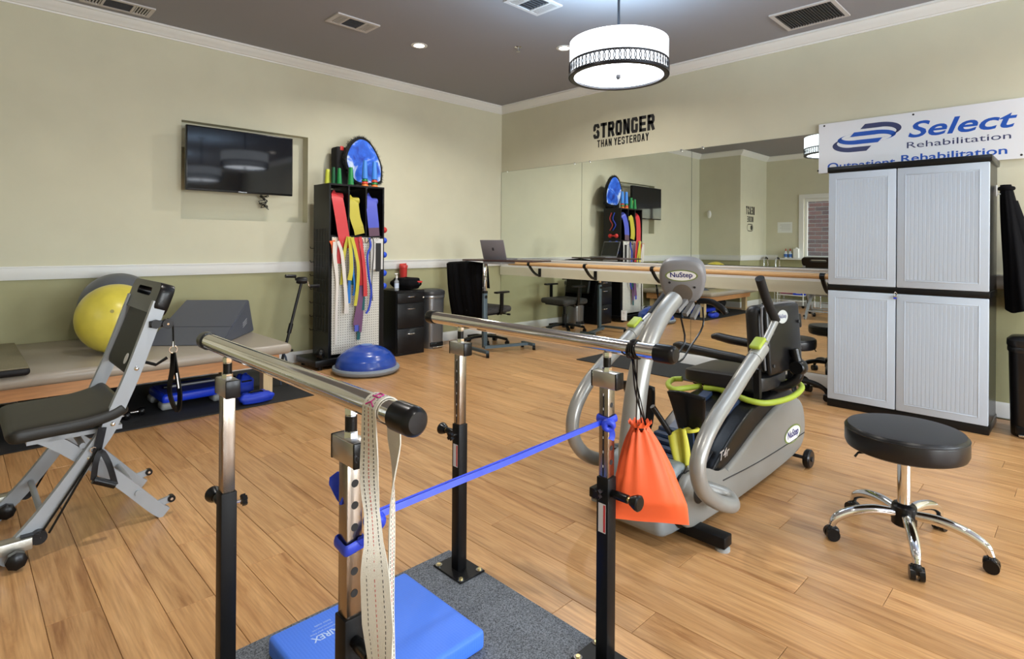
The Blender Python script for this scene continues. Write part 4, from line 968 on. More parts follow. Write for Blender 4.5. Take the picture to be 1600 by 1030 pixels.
# --- black drawer cabinet
FX0, FX1, FY0, FY1, FZ = 3.52, 3.90, 5.38, 5.80, .725
t = thing('drawer_cabinet', 'black three-drawer file cabinet beside the rack', 'cabinet', (3.7, 5.6, 0))
MB().box(FX0, FX1, FY0 + .012, FY1, .0, FZ).build('body', BW, t, 0)
zz = [(.035, .30), (.308, .58), (.588, .70)]
for z0, z1 in zz:
    d = MB().rbox(FX0 + .01, FX1 - .01, FY0 - .004, FY0 + .014, z0, z1, .004, 2).build('drawer', BW, t)
    zc = z1 - .06 if z1 - z0 > .2 else (z0 + z1) / 2 + .01
    MB().tube([(3.66, FY0 - .004, zc), (3.675, FY0 - .022, zc), (3.745, FY0 - .022, zc), (3.76, FY0 - .004, zc)], .006, 8, sm=3).build('handle', CHROME, d)
MB().lathe([(0, .004), (.009, .004), (.01, 0)], (3.875, FY0 - .004, .64), (0, -1, 0), 14, cap=False).build('lock', CHROME, t)
b = softbag('folded_jacket', (3.76, 5.55, FZ + .002), (.27, .34, .135), mat('black_cloth', (.004, .004, .005), .9, spec=.12, bump=.4, bscale=25), 'folded black jacket heaped on the drawer cabinet', 'jacket', 21)
MB().tube([(3.68, 5.385, FZ + .07), (3.76, 5.375, FZ + .085), (3.83, 5.39, FZ + .07)], .006, 6, sm=4).build('teal_piping', LATEX['teal'], b)
MB().rbox(3.80, 3.87, 5.385, 5.42, FZ + .08, FZ + .1, .006, 2).build('red_label', REDV, b)
p = pY(631, 438, 5.74)
t = thing('shaker_cup', 'red plastic shaker cup behind the folded jacket', 'cup', (p.x, 5.755, FZ))
MB().lathe([(.036, 0), (.04, .01), (.047, .235), (.05, .24), (.05, .252), (0, .252)], (p.x, 5.752, FZ + .001), n=24, cap=False).build('body', mat('red_cup', srgb(206, 62, 56), .4), t)
MB().lathe([(.052, .245), (.052, .268), (.04, .276), (0, .276)], (p.x, 5.752, FZ), n=24, cap=False).tube([(p.x - .05, 5.752, FZ + .28), (p.x + .04, 5.752, FZ + .285)], .008, 8).build('lid', mat('red_cup', srgb(206, 62, 56), .4), t)
p = pY(605, 438, 5.45)
t = thing('sanitizer_bottle', 'clear pump bottle of sanitizer on the drawer cabinet', 'bottle', (3.555, 5.44, FZ))
MB().lathe([(.024, 0), (.027, .006), (.027, .105), (.012, .125), (.011, .14), (0, .14)], (3.556, 5.44, FZ + .001), n=20, cap=False, sy=.8).build('bottle', mat('clear_plastic', (.75, .8, .85), .1, trans=.6, alpha=.75), t)
MB().cyl((3.556, 5.44, FZ + .14), (3.556, 5.44, FZ + .17), .012, 14).cyl((3.556, 5.44, FZ + .17), (3.556, 5.44, FZ + .185), .004, 8).rbox(3.53, 3.57, 5.432, 5.448, FZ + .183, FZ + .195, .003, 1).build('pump', WHITE, t)
MB().lathe([(.0275, .03), (.0275, .085)], (3.556, 5.44, FZ + .001), n=20, cap=False, sy=.8).build('label', mat('pale_blue_label', srgb(190, 205, 225), .5), t)
# --- step-on waste bins
def bin_(c, w_, d_, h, m, mlid, label, axis=(0, -1), pedal=None):
    t = thing('pedal_bin', label, 'bin', (c[0], c[1], 0))
    fx = V((axis[0], axis[1], 0)); rx = V((-fx.y, fx.x, 0)); c = V((c[0], c[1], 0))
    def outline(k, s, n=40):
        a = 2 * PI * k / n; ca, sa = math.cos(a), math.sin(a)
        fr = 1.0 if sa >= 0 else .62
        return rx * (math.copysign(abs(ca) ** .55, ca) * w_ / 2 * s) + fx * (math.copysign(abs(sa) ** .8, sa) * d_ / 2 * s)
    def ringed(rows, name, m, parent, cap=True):
        b = MB(); n = 40; vs = [c + outline(k, s) + V((0, 0, z)) for s, z in rows for k in range(n)]
        fs = [(i * n + k, i * n + (k + 1) % n, (i + 1) * n + (k + 1) % n, (i + 1) * n + k) for i in range(len(rows) - 1) for k in range(n)]
        if cap: fs += [tuple(range(n)), tuple((len(rows) - 1) * n + k for k in range(n))]
        return b.add(vs, fs).build(name, m, parent)
    ringed([(.86, .0), (.88, .012), (.97, h - .11), (.98, h - .09)], 'body', m, t)
    ringed([(1.0, h - .10), (1.02, h - .095), (1.02, h - .07), (1.0, h - .065)], 'rim_band', mlid, t)
    ringed([(1.03, h - .062), (1.05, h - .055), (1.04, h - .02), (.9, h), (.5, h + .008), (.01, h + .01)], 'lid', mlid if pedal is None else pedal, t)
    p0 = c + fx * (d_ / 2 * .86)
    M = Matrix((rx, fx, V((0, 0, 1)))).transposed().to_4x4(); M.translation = c
    MB().rbox(-w_ * .32, w_ * .32, d_ * .30, d_ * .46, .02, .075, .01, 2, M).build('pedal_housing', BLACK, t)
    MB().rbox(-w_ * .26, w_ * .26, d_ * .42, d_ * .56, .012, .028, .006, 2, M).build('pedal', CHROME, t)
    return t
SS = mat('grey_steel', srgb(128, 131, 134), .32, .75)
bin_((4.17, 5.62), .29, .27, .70, SS, mat('steel_lid', srgb(166, 168, 170), .25, .8), 'grey steel pedal bin beside the black drawer cabinet', pedal=mat('dark_lid', srgb(74, 76, 78), .35, .4))
# --- office chair
UPH = mat('charcoal_fabric', srgb(70, 68, 66), .9, var=.3, vscale=60, bump=.3, bscale=180, stretch=(.4, 1, 1.6))
t = thing('office_chair', 'black office chair draped with a dark jacket in the corner', 'chair', (4.77, 5.32, 0))
oc = V((4.77, 5.32, 0))
MB().cyl(oc + V((0, 0, .06)), oc + V((0, 0, .40)), .025, 14).cyl(oc + V((0, 0, .06)), oc + V((0, 0, .25)), .035, 14).build('gas_column', BLACK, t)
for k in range(5):
    a = 2 * PI * k / 5 + .35; d = V((math.cos(a), math.sin(a), 0))
    lg = MB().sbar([oc + V((0, 0, .105)), oc + d * .15 + V((0, 0, .098)), oc + d * .29 + V((0, 0, .07))], [.05, .042, .03] if 0 else .04, .03).build('base_arm', BLACK, t)
    e = oc + d * .29; tn = V((-d.y, d.x, 0))
    MB().cyl(e - tn * .024 + V((0, 0, .028)), e + tn * .024 + V((0, 0, .028)), .028, 14).cyl(e + V((0, 0, .03)), e + V((0, 0, .07)), .01, 8).build('caster', BLACK, lg)
rz = math.radians(6); Rm = Matrix.Translation(oc) @ Matrix.Rotation(rz, 4, 'Z')   # local +x is the front of the seat
MB().rbox(-.24, .25, -.25, .25, .405, .485, .038, 4, Rm).build('seat', UPH, t)
MB().rbox(-.2, .2, -.2, .2, .385, .407, .01, 2, Rm).build('seat_pan', BLACK, t)
Bk = Rm @ Matrix.Translation((-.25, 0, .52)) @ Matrix.Rotation(math.radians(-9), 4, 'Y')
MB().rbox(-.03, .03, -.235, .235, .02, .49, .03, 4, Bk).build('backrest', BLACK, t)
MB().sbar([Rm @ V((-.18, 0, .40)), Rm @ V((-.29, 0, .42)), Rm @ V((-.31, 0, .60))], .06, .02, (0, 0, 1), 4).build('back_support', BLACK, t)
for s in (-1, 1):
    MB().sbar([Rm @ V((.0, s * .22, .405)), Rm @ V((.0, s * .275, .42)), Rm @ V((.0, s * .285, .66))], .045, .02, (0, 1, 0), 3).rbox(-.12, .12, s * .285 - .03, s * .285 + .03, .655, .68, .01, 2, Rm).build('armrest', BLACK, t)
MB().tube([Rm @ V((.08, -.2, .395)), Rm @ V((.10, -.30, .39))], .006, 8).tube([Rm @ V((.10, -.29, .39)), Rm @ V((.105, -.33, .39))], .012, 8).build('height_lever', BLACK, t)
# jacket over the backrest
def jk(u, v):
    y = -.285 + .57 * u; fold = .012 * math.sin(19 * u + 2) + .008 * math.sin(41 * u)
    if v < .5: x = -.055 - .02 * math.sin(PI * v * 2) + fold; z = -.14 + .66 * (v / .5)
    else: x = .05 + fold * .6; z = .52 - .30 * ((v - .5) / .5)
    if .42 < v < .58: z = .52 + .012 * math.sin(PI * (v - .42) / .16); x = -.05 + .1 * (v - .42) / .16
    return Bk @ V((x, y * (1 + .06 * (1 - v)), z - .02 * abs(u - .5) * 2))
j = MB().grid(jk, 30, 34).build('draped_jacket', mat('black_cloth', (.006, .006, .007), .9), None, 60, solid=.008)
tag(j, 'black jacket hung over the back of the office chair', 'jacket')
MB().tube([jk(0, .2) + V((0, 0, -.02)), jk(0, .35), jk(.02, .5)], .02, 8, sm=4).build('sleeve', mat('black_cloth', (.006, .006, .007), .9), j)
# --- rolling laptop cart
GB = mat('steel_blue_paint', srgb(84, 100, 108), .45, .3)
t = thing('laptop_cart', 'rolling laptop cart with a thin dark top and grey-blue base', 'cart', (4.5, 4.92, 0))
cp = pZ(757, 543, .05); cx, cy = cp.x, cp.y
A1, A2, B1, B2 = pZ(733, 543, .06), pZ(762, 551, .06), pZ(757, 543, .06), pZ(826, 537, .06)
MB().sbar([A1, A2], .04, .03).build('cross_foot', GB, t)
MB().sbar([B1, B2], .04, .03).build('long_foot', GB, t)
dd = (A2 - A1).normalized(); C1, C2 = B2 - dd * .12, B2 + dd * .10
MB().sbar([C1, C2], .04, .03).build('cross_foot', GB, t)
for e in (A1, A2, C1, C2):
    MB().cyl(V((e.x - .012, e.y + .012, .027)), V((e.x + .012, e.y - .012, .027)), .027, 14).cyl(V((e.x, e.y, .03)), V((e.x, e.y, .055)), .008, 8).build('caster', BLACK, t)
MB().rbox(cx - .028, cx + .028, cy - .018, cy + .018, .05, .69, .004, 2).build('column', GB, t)
MB().rbox(cx - .03, cx + .03, cy - .02, cy + .02, .68, .71, .004, 2).build('column_collar', BLACK, t)
MB().rbox(cx - .022, cx + .022, cy - .013, cy + .013, .69, 1.06, .004, 2).build('inner_column', CHROME, t)
MB().lathe([(0, .006), (.02, .004), (.02, 0)], (cx, cy - .02, .64), (0, -1, 0), 12, cap=False).build('knob', BLACK, t)
TL_, TR_ = pZ(722, 405, 1.075), pZ(832, 408, 1.075)
du = (TR_ - TL_); du.z = 0; L_ = du.length; du.normalize(); dv = V((-du.y, du.x, 0))
M = Matrix((du, dv, V((0, 0, 1)))).transposed().to_4x4(); M.translation = TL_
MB().rbox(0, L_, 0, .40, -.018, 0, .006, 2, M).build('top', mat('dark_walnut', srgb(64, 44, 40), .4, var=.15, vscale=10, stretch=(1, 8, 1)), t)
MB().rbox(L_ * .30, L_ * .56, .02, .3, -.048, -.020, .004, 2, M).build('keyboard_tray', mat('grey_tray', srgb(150, 152, 154), .5), t)
# laptop
LAP = mat('space_grey_aluminium', srgb(132, 130, 136), .4, .25)
t = thing('laptop', 'open grey laptop on the rolling cart, lid towards the room', 'laptop', tuple(M @ V((L_ * .45, .1, 0))))
l0 = L_ * .265; lw = .33
MB().rbox(l0, l0 + lw, .075, .29, .001, .014, .004, 2, M).build('base', LAP, t)
lid = M @ Matrix.Translation((l0, .075, .012)) @ Matrix.Rotation(math.radians(18), 4, 'X') @ Matrix.Rotation(math.radians(0), 4, 'Y')
Ld = MB().rbox(0, lw, -.004, .004, 0, .225, .003, 2, lid).build('lid', LAP, t)
MB().box(.01, lw - .01, .0042, .0046, .012, .215, lid).build('screen', SCREEN, Ld, 0)
MB().rbox(lw / 2 - .014, lw / 2 + .014, -.0048, -.0042, .10, .135, .004, 2, lid).build('logo', mat('dark_logo', (.04, .04, .045), .3), Ld)
# --- strip of dark rubber before the mirror
p = [pZ(906, 563), pZ(1048, 593)]
tag(MB().rbox(4.86, 5.53, 2.35, 3.92, 0, .009, .003, 1).build('rubber_mat', RUBM), 'black rubber mat before the mirrors behind the seated stepper', 'mat')
# ================================================================== PARALLEL BARS
CARPET = mat('grey_carpet', srgb(44, 48, 54), .95, col2=srgb(136, 142, 150), vscale=230, bump=.6, bscale=320)
POLISH = mat('polished_bar', (.80, .78, .75), .09, 1.0)
POSTS = mat('brushed_post', (.36, .31, .26), .26, 1.0)  # brown of the reflected floor is put into this base colour
BLKP = mat('black_powder_coat', (.006, .006, .0065), .4, spec=.18, bump=.04, bscale=500)
t = thing('parallel_bars', 'parallel walking bars with chrome rails on a grey carpeted platform', 'parallel bars', (.97, 1.3, 0))
MB().rbox(.49, 1.445, .72, 1.815, .0, .02, .004, 2).build('platform', CARPET, t)
ZR = .963
for X in (.55, 1.385):
    rl = MB().tube([(X, .83, ZR), (X, 1.845, ZR)], .0225, 32).build('rail', POLISH, t)
    for y0, y1 in ((.775, .835), (1.84, 1.885)):
        a, b_ = (y0, y1) if y0 < 1 else (y1, y0)
        s = 1 if b_ > a else -1
        MB().lathe([(0, 0), (.018, .001), (.0245, .007), (.026, .014), (.026, abs(b_ - a)), (.0225, abs(b_ - a))], (X, a, ZR), (0, s, 0), 28, cap=False).build('end_cap', BLACK, rl)
def post(x, y, z_split, handle, knob, holes, slot, label_side, tape):
    s1, s2 = .0205, .0165
    pst = MB().rbox(x - s1, x + s1, y - s1, y + s1, .024, z_split, .002, 2).build('lower_post', BLKP, t)
    up = MB().rbox(x - s2, x + s2, y - s2, y + s2, z_split - .02, .842, .002, 2).build('upper_post', POSTS, t)
    for k in range(6):
        z = z_split + .045 + k * .042
        if z > .81: break
        if holes: MB().lathe([(0, .0005), (.0075, .0005)], (x, y - s2, z), (0, -1, 0), 16, cap=False).build('hole', INK, up)
    if slot:
        MB().rbox(x - s2 - .0008, x - s2 + .001, y - .003, y + .003, z_split + .004, .82, .0004, 1).build('slot', INK, up)
        for k in range(6):
            MB().box(x - s2 - .0012, x - s2 - .0007, y - .0012, y + .0012, z_split + .03 + .042 * k, z_split + .037 + .042 * k).build('scale_mark', mat('white_print', (.8, .8, .8), .6), up, 0)
    hd = MB().rbox(x - .0185, x + .0185, y - .043, y + .043, .838, .885, .003, 2).build('head_block', STEEL, t)
    for s in (-1, 1): MB().rbox(x - .019, x + .019, y + s * .043 - .003, y + s * .043 + .003, .8375, .8855, .002, 2).build('block_cap', BLACK, hd)
    MB().lathe([(.014, .885), (.014, .897), (.010, .897), (.010, .928), (.013, .93), (.013, .942), (0, .943)], (x, y, 0), n=6, cap=False).build('pivot_nut', CHROME, t)
    MB().cyl((x, y, .898), (x, y, .926), .0115, 14).build('pivot_pin', BLACK, t)
    zz = z_split - .045
    hv = V((handle[0], handle[1], 0)); p0 = V((x, y, zz)) + hv * s1
    h = MB().lathe([(.011, 0), (.011, .012), (.0125, .014), (.0125, .055), (.008, .056), (.008, .064), (.014, .066), (.022, .084), (.023, .092), (.019, .096), (0, .097)], p0, hv, 20, cap=False).build('pull_pin', BLACK, t)
    MB().cyl(p0 + hv * .055, p0 + hv * .066, .0085, 12).build('pin_collar', mat('brass', (.7, .5, .2), .3, 1.0), h)
    kv = V((knob[0], knob[1], 0)); p1 = V((x, y, zz + .006)) + kv * s1
    k = MB().cyl(p1, p1 + kv * .02, .004, 10).build('knob_stud', CHROME, t)
    b = MB(); tn = V((-kv.y, kv.x, 0))
    for q in range(4):
        a = PI / 4 + q * PI / 2; d = tn * math.cos(a) + V((0, 0, 1)) * math.sin(a); b.sbar([p1 + kv * .025, p1 + kv * .025 + d * .015], .011, .012, kv)
    b.cyl(p1 + kv * .018, p1 + kv * .032, .009, 12); b.build('star_knob', BLACK, k)
    if label_side:
        MB().box(x - s1 - .0006, x - s1 + .0002, y - .013, y + .013, zz - .115, zz - .03).build('warning_label', mat('label_white', srgb(214, 212, 210), .5), pst, 0)
        MB().box(x - s1 - .0009, x - s1 - .0005, y - .012, y - .005, zz - .112, zz - .033).build('label_red_line', mat('label_red', srgb(196, 50, 44), .5), pst, 0)
        for i, (wd, u0) in enumerate((('WARNING', -.0105), ('FOR INDOOR', .0015), ('USE ONLY', .0075))):
            text_mesh(wd, (x - s1 - .0006, y + u0 + .004, zz - .11), (0, 0, 1), (0, -1, 0) if 0 else (0, 1, 0), .07, .0045, t=-.0006).build('label_lettering', INK if i else mat('label_white', srgb(214, 212, 210), .5), pst, 0)
    MB().rbox(x - .06, x + .06, y - .082, y + .082, .02, .026, .002, 1).build('base_plate', BLKP, t)
    for dx in (-.045, .045):
        for dy in (-.066, .066):
            bo = MB().lathe([(.013, .026), (.013, .0285), (0, .0285)], (x + dx, y + dy, 0), n=18, cap=False).build('washer', CHROME, t)
            MB().lathe([(.0075, .0285), (.0075, .0325), (0, .033)], (x + dx, y + dy, 0), n=6, cap=False).build('bolt_head', mat('zinc_gold', (.6, .5, .25), .35, 1.0), bo)
post(1.385, 1.68, .575, (0, 1), (-1, 0), False, True, True, 0)
post(1.385, 1.0, .575, (0, -1), (-1, 0), True, True, True, 0)
post(.545, 1.664, .575, (0, 1), (1, 0), False, False, False, 0)
post(.553, 1.0, .545, (0, -1), (1, 0), True, False, False, 0)
# --- blue balance pad
def airex():
    m = bpy.data.materials.new('blue_foam'); m.use_nodes = True; N = m.node_tree.nodes; L = m.node_tree.links; b = N['Principled BSDF']
    b.inputs['Base Color'].default_value = (*srgb(70, 124, 236), 1); b.inputs['Roughness'].default_value = .5
    tc = N.new('ShaderNodeTexCoord'); vo = N.new('ShaderNodeTexVoronoi'); vo.inputs['Scale'].default_value = 110; vo.inputs['Randomness'].default_value = .15; L.new(tc.outputs['Object'], vo.inputs['Vector'])
    bp = N.new('ShaderNodeBump'); bp.inputs['Strength'].default_value = .35; bp.inputs['Distance'].default_value = .002; bp.invert = True; L.new(vo.outputs['Distance'], bp.inputs['Height']); L.new(bp.outputs[0], b.inputs['Normal'])
    return m
t = thing('balance_pad', 'thick blue foam balance pad on the carpeted platform', 'pad', (.925, 1.505, .02))
MB().rbox(.682, 1.17, 1.29, 1.722, .0205, .0815, .014, 4).build('foam', airex(), t)
WPR = mat('pale_pad_print', srgb(176, 200, 240), .6)
text_mesh('AIREX', (.852, 1.618, .0815), (-1, 0, 0), (0, -1, 0), .085, .026, .0005, bold=.02).build('brand_lettering', WPR, t, 0)
b = MB()
for k, wd in enumerate(('Balance-pad Elite', 'www.my-airex.com', 'Swiss made')):
    m_ = text_mesh(wd, (.852, 1.634 + .015 * k, .0815), (-1, 0, 0), (0, -1, 0), .08 - .014 * k, .0085, .0005); b.add(m_.v, m_.f)
b.build('small_lettering', WPR, t, 0)
# --- blue band tied between the near posts
BLB = mat('blue_latex_band', srgb(40, 66, 200), .42, var=.12, vscale=30, bump=.2, bscale=60)
t = thing('tied_band', 'long blue exercise band knotted between the two near posts', 'band', (.97, 1.0, .65))
A, B = V((.60, .985, .722)), V((1.352, .995, .742))
b = MB()
b.sbar([A, A.lerp(B, .25), A.lerp(B, .5) + V((0, 0, -.002)), A.lerp(B, .75), B], .006, .013, (0, .25, 1), 4)
b.sbar([A + V((0, .004, .004)), A.lerp(B, .5) + V((0, .006, .001)), B + V((0, .004, 0))], .005, .011, (0, .6, 1), 4)
b.build('strand', BLB, t)
def wrap(c, s, z, tilt, name, hgt=.022):
    pts = [V((c[0] + sx * s, c[1] + sy * s, z + tilt * (sx + sy) * .3)) for sx, sy in ((1, -1), (-1, -1), (-1, 1), (1, 1))]
    q = []
    for i in range(4): q += [pts[i].lerp(pts[(i + 1) % 4], .12), pts[i].lerp(pts[(i + 1) % 4], .5), pts[i].lerp(pts[(i + 1) % 4], .88)]
    MB().tube(q, .0035, 8, closed=True, sm=3, hint=(0, 0, 1), ry=hgt / 2).build(name, BLB, t)
wrap((.553, 1.0), .0215, .685, .012, 'near_left_loop'); wrap((1.385, 1.0), .0215, .748, .006, 'near_right_loop')
def knot(c, r, name):
    b = MB(); rnd = random.Random(4)
    for k in range(3):
        ax = V((rnd.uniform(-1, 1), rnd.uniform(-1, 1), rnd.uniform(-1, 1))); b.torus(c, r * .62, r * .45, ax, 18, 10)
    b.build(name, BLB, t)
knot(A + V((-.008, -.008, -.004)), .021, 'knot'); knot(B + V((.004, -.022, -.004)), .02, 'knot')
MB().sbar([A + V((-.01, 0, -.002)), V((.575, .965, .70)), V((.56, .975, .688))], .018, .008, (0, -1, 0), 4).build('lead', BLB, t)
MB().sbar([A + V((-.01, 0, .01)), A + V((-.02, .005, .04)), A + V((-.045, .012, .06)), A + V((-.06, .02, .035))], [.02] * 13, .004, (.3, -1, 0), 4).build('tail', BLB, t)
MB().sbar([pY(550, 790, 1.03), pY(538, 772, 1.035), pY(528, 752, 1.04), pY(521, 742, 1.05)], [.026, .028, .03, .032, .034, .034, .034, .034, .034, .034, .03, .024, .018], .004, (-.3, -.8, .5), 4).build('tail', BLB, t)
MB().sbar([B + V((.01, -.02, 0)), B + V((.012, -.03, -.03)), B + V((.005, -.03, -.045))], .016, .005, (-1, -1, 0), 4).build('tail', BLB, t)
# --- white webbing belt over the near left rail end
WEB = mat('cream_webbing', srgb(206, 202, 190), .85, bump=.3, bscale=600)
t = thing('gait_belt', 'cream webbing belt with coloured stitching draped over the near chrome rail', 'belt', (.55, .885, .5))
def leg(pts, ws, ups): return pts, ws, ups
rr = .0245; yb = .888; top = []
for k in range(9):
    a = PI - PI * k / 8; top.append((V((.55 + rr * math.cos(a), yb, ZR + rr * math.sin(a))), .043, V((math.cos(a), 0, math.sin(a)))))
la = [(pX(593, 1040, .528), 0.0512, V((-1, -.3, 0))), (pX(590, 980, .525), 0.0610, V((-1, -.5, 0))), (pX(586, 905, .523), 0.0549, V((-1, -.6, 0))), (pX(584, 850, .524), 0.0329, V((-1, -1.4, 0))), (pX(581, 800, .525), 0.0268, V((-1, -1.8, 0))), (pX(577, 750, .525), 0.0342, V((-1, -.7, 0))), (pX(577, 700, .5255), 0.0415, V((-1, -.2, 0)))]
lb = [(pX(616, 690, .575), 0.0415, V((1, 0, 0))), (pX(615, 740, .576), 0.0342, V((1, -.5, 0))), (pX(613, 790, .577), 0.0268, V((1, -1.2, 0))), (pX(612, 860, .577), 0.0171, V((1, -3, 0))), (pX(611, 950, .577), 0.0159, V((1, -3, 0))), (pX(612, 1040, .577), 0.0195, V((1, -2.5, 0)))]
allp = la + top + lb
def rib(sel, off, w_, lift, name, m, parent):
    P = [a[0] for a in sel]; K = 4; PP = catmull(P, K); vs = []; fs = []
    for i, p in enumerate(PP):
        k = min(i // K, len(sel) - 2); f = (i - k * K) / K
        wd = sel[k][1] * (1 - f) + sel[k + 1][1] * f; u = (sel[k][2].normalized() * (1 - f) + sel[k + 1][2].normalized() * f).normalized()
        tg = (PP[min(i + 1, len(PP) - 1)] - PP[max(i - 1, 0)]).normalized(); x = tg.cross(u).normalized(); u = x.cross(tg)
        hw = (w_ if w_ else wd) / 2 if not w_ else w_ * wd / .05 / 2
        if not w_: hw = wd / 2
        c = p + x * (off * wd) 
        for s, e in ((-1, -.0012), (1, -.0012), (1, .0012), (-1, .0012)): vs.append(c + x * (s * hw) + u * (e + lift))
    n = len(PP)
    for i in range(n - 1):
        for k in range(4): fs.append((i * 4 + k, i * 4 + (k + 1) % 4, i * 4 + 4 + (k + 1) % 4, i * 4 + 4 + k))
    fs += [(0, 1, 2, 3), tuple((n - 1) * 4 + k for k in (3, 2, 1, 0))]
    return MB().add(vs, fs).build(name, m, parent)
wb = rib(allp, 0, 0, 0, 'webbing', WEB, t)
def dashes(name, m, off):
    P = []
    b = MB(); K = 40; PP = catmull([a[0] for a in allp], K); acc = 0.0; i = 0
    while i < len(PP) - 2:
        j = i + 1; L1 = (PP[j] - PP[i]).length
        while L1 < .0038 and j < len(PP) - 2: j += 1; L1 = (PP[j] - PP[i]).length
        k = min(i // K, len(allp) - 2); f = (i - k * K) / K
        wd = allp[k][1] * (1 - f) + allp[k + 1][1] * f; u = (allp[k][2].normalized() * (1 - f) + allp[k + 1][2].normalized() * f).normalized()
        tg = (PP[j] - PP[i]).normalized(); x = tg.cross(u).normalized(); u = x.cross(tg)
        b.sbar([PP[i] + x * (off * wd) + u * .0014, PP[j] + x * (off * wd) + u * .0014], .0010, .0006, u)
        L2 = 0; i = j
        while L2 < .0022 and i < len(PP) - 2: L2 += (PP[i + 1] - PP[i]).length; i += 1
    b.build(name, m, wb)
dashes('black_stitching', mat('black_thread', (.02, .02, .03), .8), -.28); dashes('black_stitching', mat('black_thread', (.02, .02, .03), .8), .28); dashes('red_stitching', mat('red_thread', srgb(180, 60, 60), .8), 0)
# hand lettering PY on the top of the belt
MAG = mat('magenta_marker', srgb(190, 40, 130), .7)
b = MB()
def onbelt(a, dy): return V((.55 + (rr + .0024) * math.cos(a), yb + dy, ZR + (rr + .0024) * math.sin(a)))
def stroke(p): b.tube([onbelt(a, d) for a, d in p], .0012, 5)
stroke([(2.0, -.010), (2.0, .010)]); stroke([(2.0, -.010), (1.55, -.008), (1.55, .004), (2.0, .004)])
stroke([(2.7, -.012), (2.45, .0), (2.15, -.004)]); stroke([(2.45, 0), (2.7, .012)])
b.build('hand_lettering', MAG, wb)
# --- orange drawstring bag on the right rail end
ORG = mat('orange_nylon', srgb(236, 96, 48), .6, bump=.15, bscale=30)
t = thing('drawstring_bag', 'orange drawstring bag hanging from the right chrome rail', 'bag', (1.43, .89, .42))
C0 = pX(1000, 668, 1.485); Cb = pX(1017, 815, 1.495)
bt, bb = C0.z, Cb.z
def bagf(u, v):
    a = 2 * PI * u; z = bt + (bb - bt) * v
    w_ = .022 + .092 * min(1, v * 1.25) ** .75; d_ = .018 + .03 * math.sin(PI * min(1, v * .9)) ; d_ *= (1 - max(0, v - .75) * 3.6)
    pl = 1 + (.10 * (1 - v) ** 1.5) * math.sin(13 * a + .6) + .03 * math.sin(5 * a + 3 * v)
    ce = C0.lerp(Cb, v); s = RGT; f = FWD
    cx = math.cos(a); cxs = math.copysign(abs(cx) ** .75, cx)
    q = ce + V((.7, -.7, 0)) * (cxs * w_ * pl) + V((.7, .7, 0)) * (math.sin(a) * max(d_, .004) * pl)
    q.z = z + (.012 * math.sin(9 * a) if v < .02 else 0) - .012 * (cx * .8) * v * (v > .5)
    return q
MB().grid(bagf, 72, 30, True).build('pouch', ORG, t, 70)
def ruf(u, v):
    a = 2 * PI * u; q = C0 + V((.7, -.7, 0)) * (math.cos(a) * (.020 + .016 * v)) + V((.7, .7, 0)) * (math.sin(a) * (.016 + .012 * v)); q.z = bt + .02 * v + .005 * math.sin(11 * a) * v - .002
    r_ = 1 + .12 * math.sin(11 * a); return C0 + (q - C0) * r_ if False else q
MB().grid(ruf, 60, 5, True).build('ruffle', ORG, t, 70)
MB().torus(C0 + V((0, 0, .0)), .019, .0025, (0, 0, 1), 20, 6).build('drawstring_channel', BLACK, t)
rt = V((1.385, .905, ZR))
b = MB()
for dx, e in ((-.008, -.012), (.004, .006), (.012, .020)):
    b.tube([C0 + V((.7, -.7, 0)) * e, C0.lerp(rt, .5) + V((.7, -.7, 0)) * (dx - e * .5), rt + V((0, dx, -.024))], .0018, 6, sm=4)
b.tube([C0 + V((.7, -.7, 0)) * .02, C0.lerp(rt, .45) + V((.7, -.7, 0)) * -.006, rt + V((0, .008, -.02))], .0026, 6, sm=4)
b.build('cords', BLACK, t)
b = MB()
for k in range(4): b.torus(rt + V((0, -.01 + .007 * k, 0)), .0255, .003, (0, 1, .12 * (k - 1.5)), 24, 6)
b.sphere(rt + V((-.024, .0, -.012)), .008, 10, 8); b.tube([rt + V((-.024, 0, -.01)), rt + V((-.034, .012, -.012)), rt + V((-.042, .016, -.004))], .0025, 6); b.build('cord_hitch', BLACK, t)
# ================================================================== SEATED STEPPER
SIL = mat('silver_grey_paint', srgb(150, 150, 146), .32, .35)
SHR = mat('shroud_grey_plastic', srgb(128, 127, 122), .42)
DKG = mat('dark_grey_plastic', srgb(44, 46, 50), .45)
LIME = mat('lime_green_grip', srgb(158, 176, 54), .5)
SLBL = mat('slate_blue_plastic', srgb(40, 56, 82), .4)
YC = 1.38
t = thing('seated_stepper', 'grey recumbent seated stepper machine with black swivel seat and lime handles', 'exercise machine', (2.9, YC, 0))
def oval(c, u, v, n, rx, ry, name, m, par):
    K = 36; MB().add([c + u * (rx * math.cos(2 * PI * i / K)) + v * (ry * math.sin(2 * PI * i / K)) for i in range(K)], [tuple(range(K))]).build(name, m, par, 0)
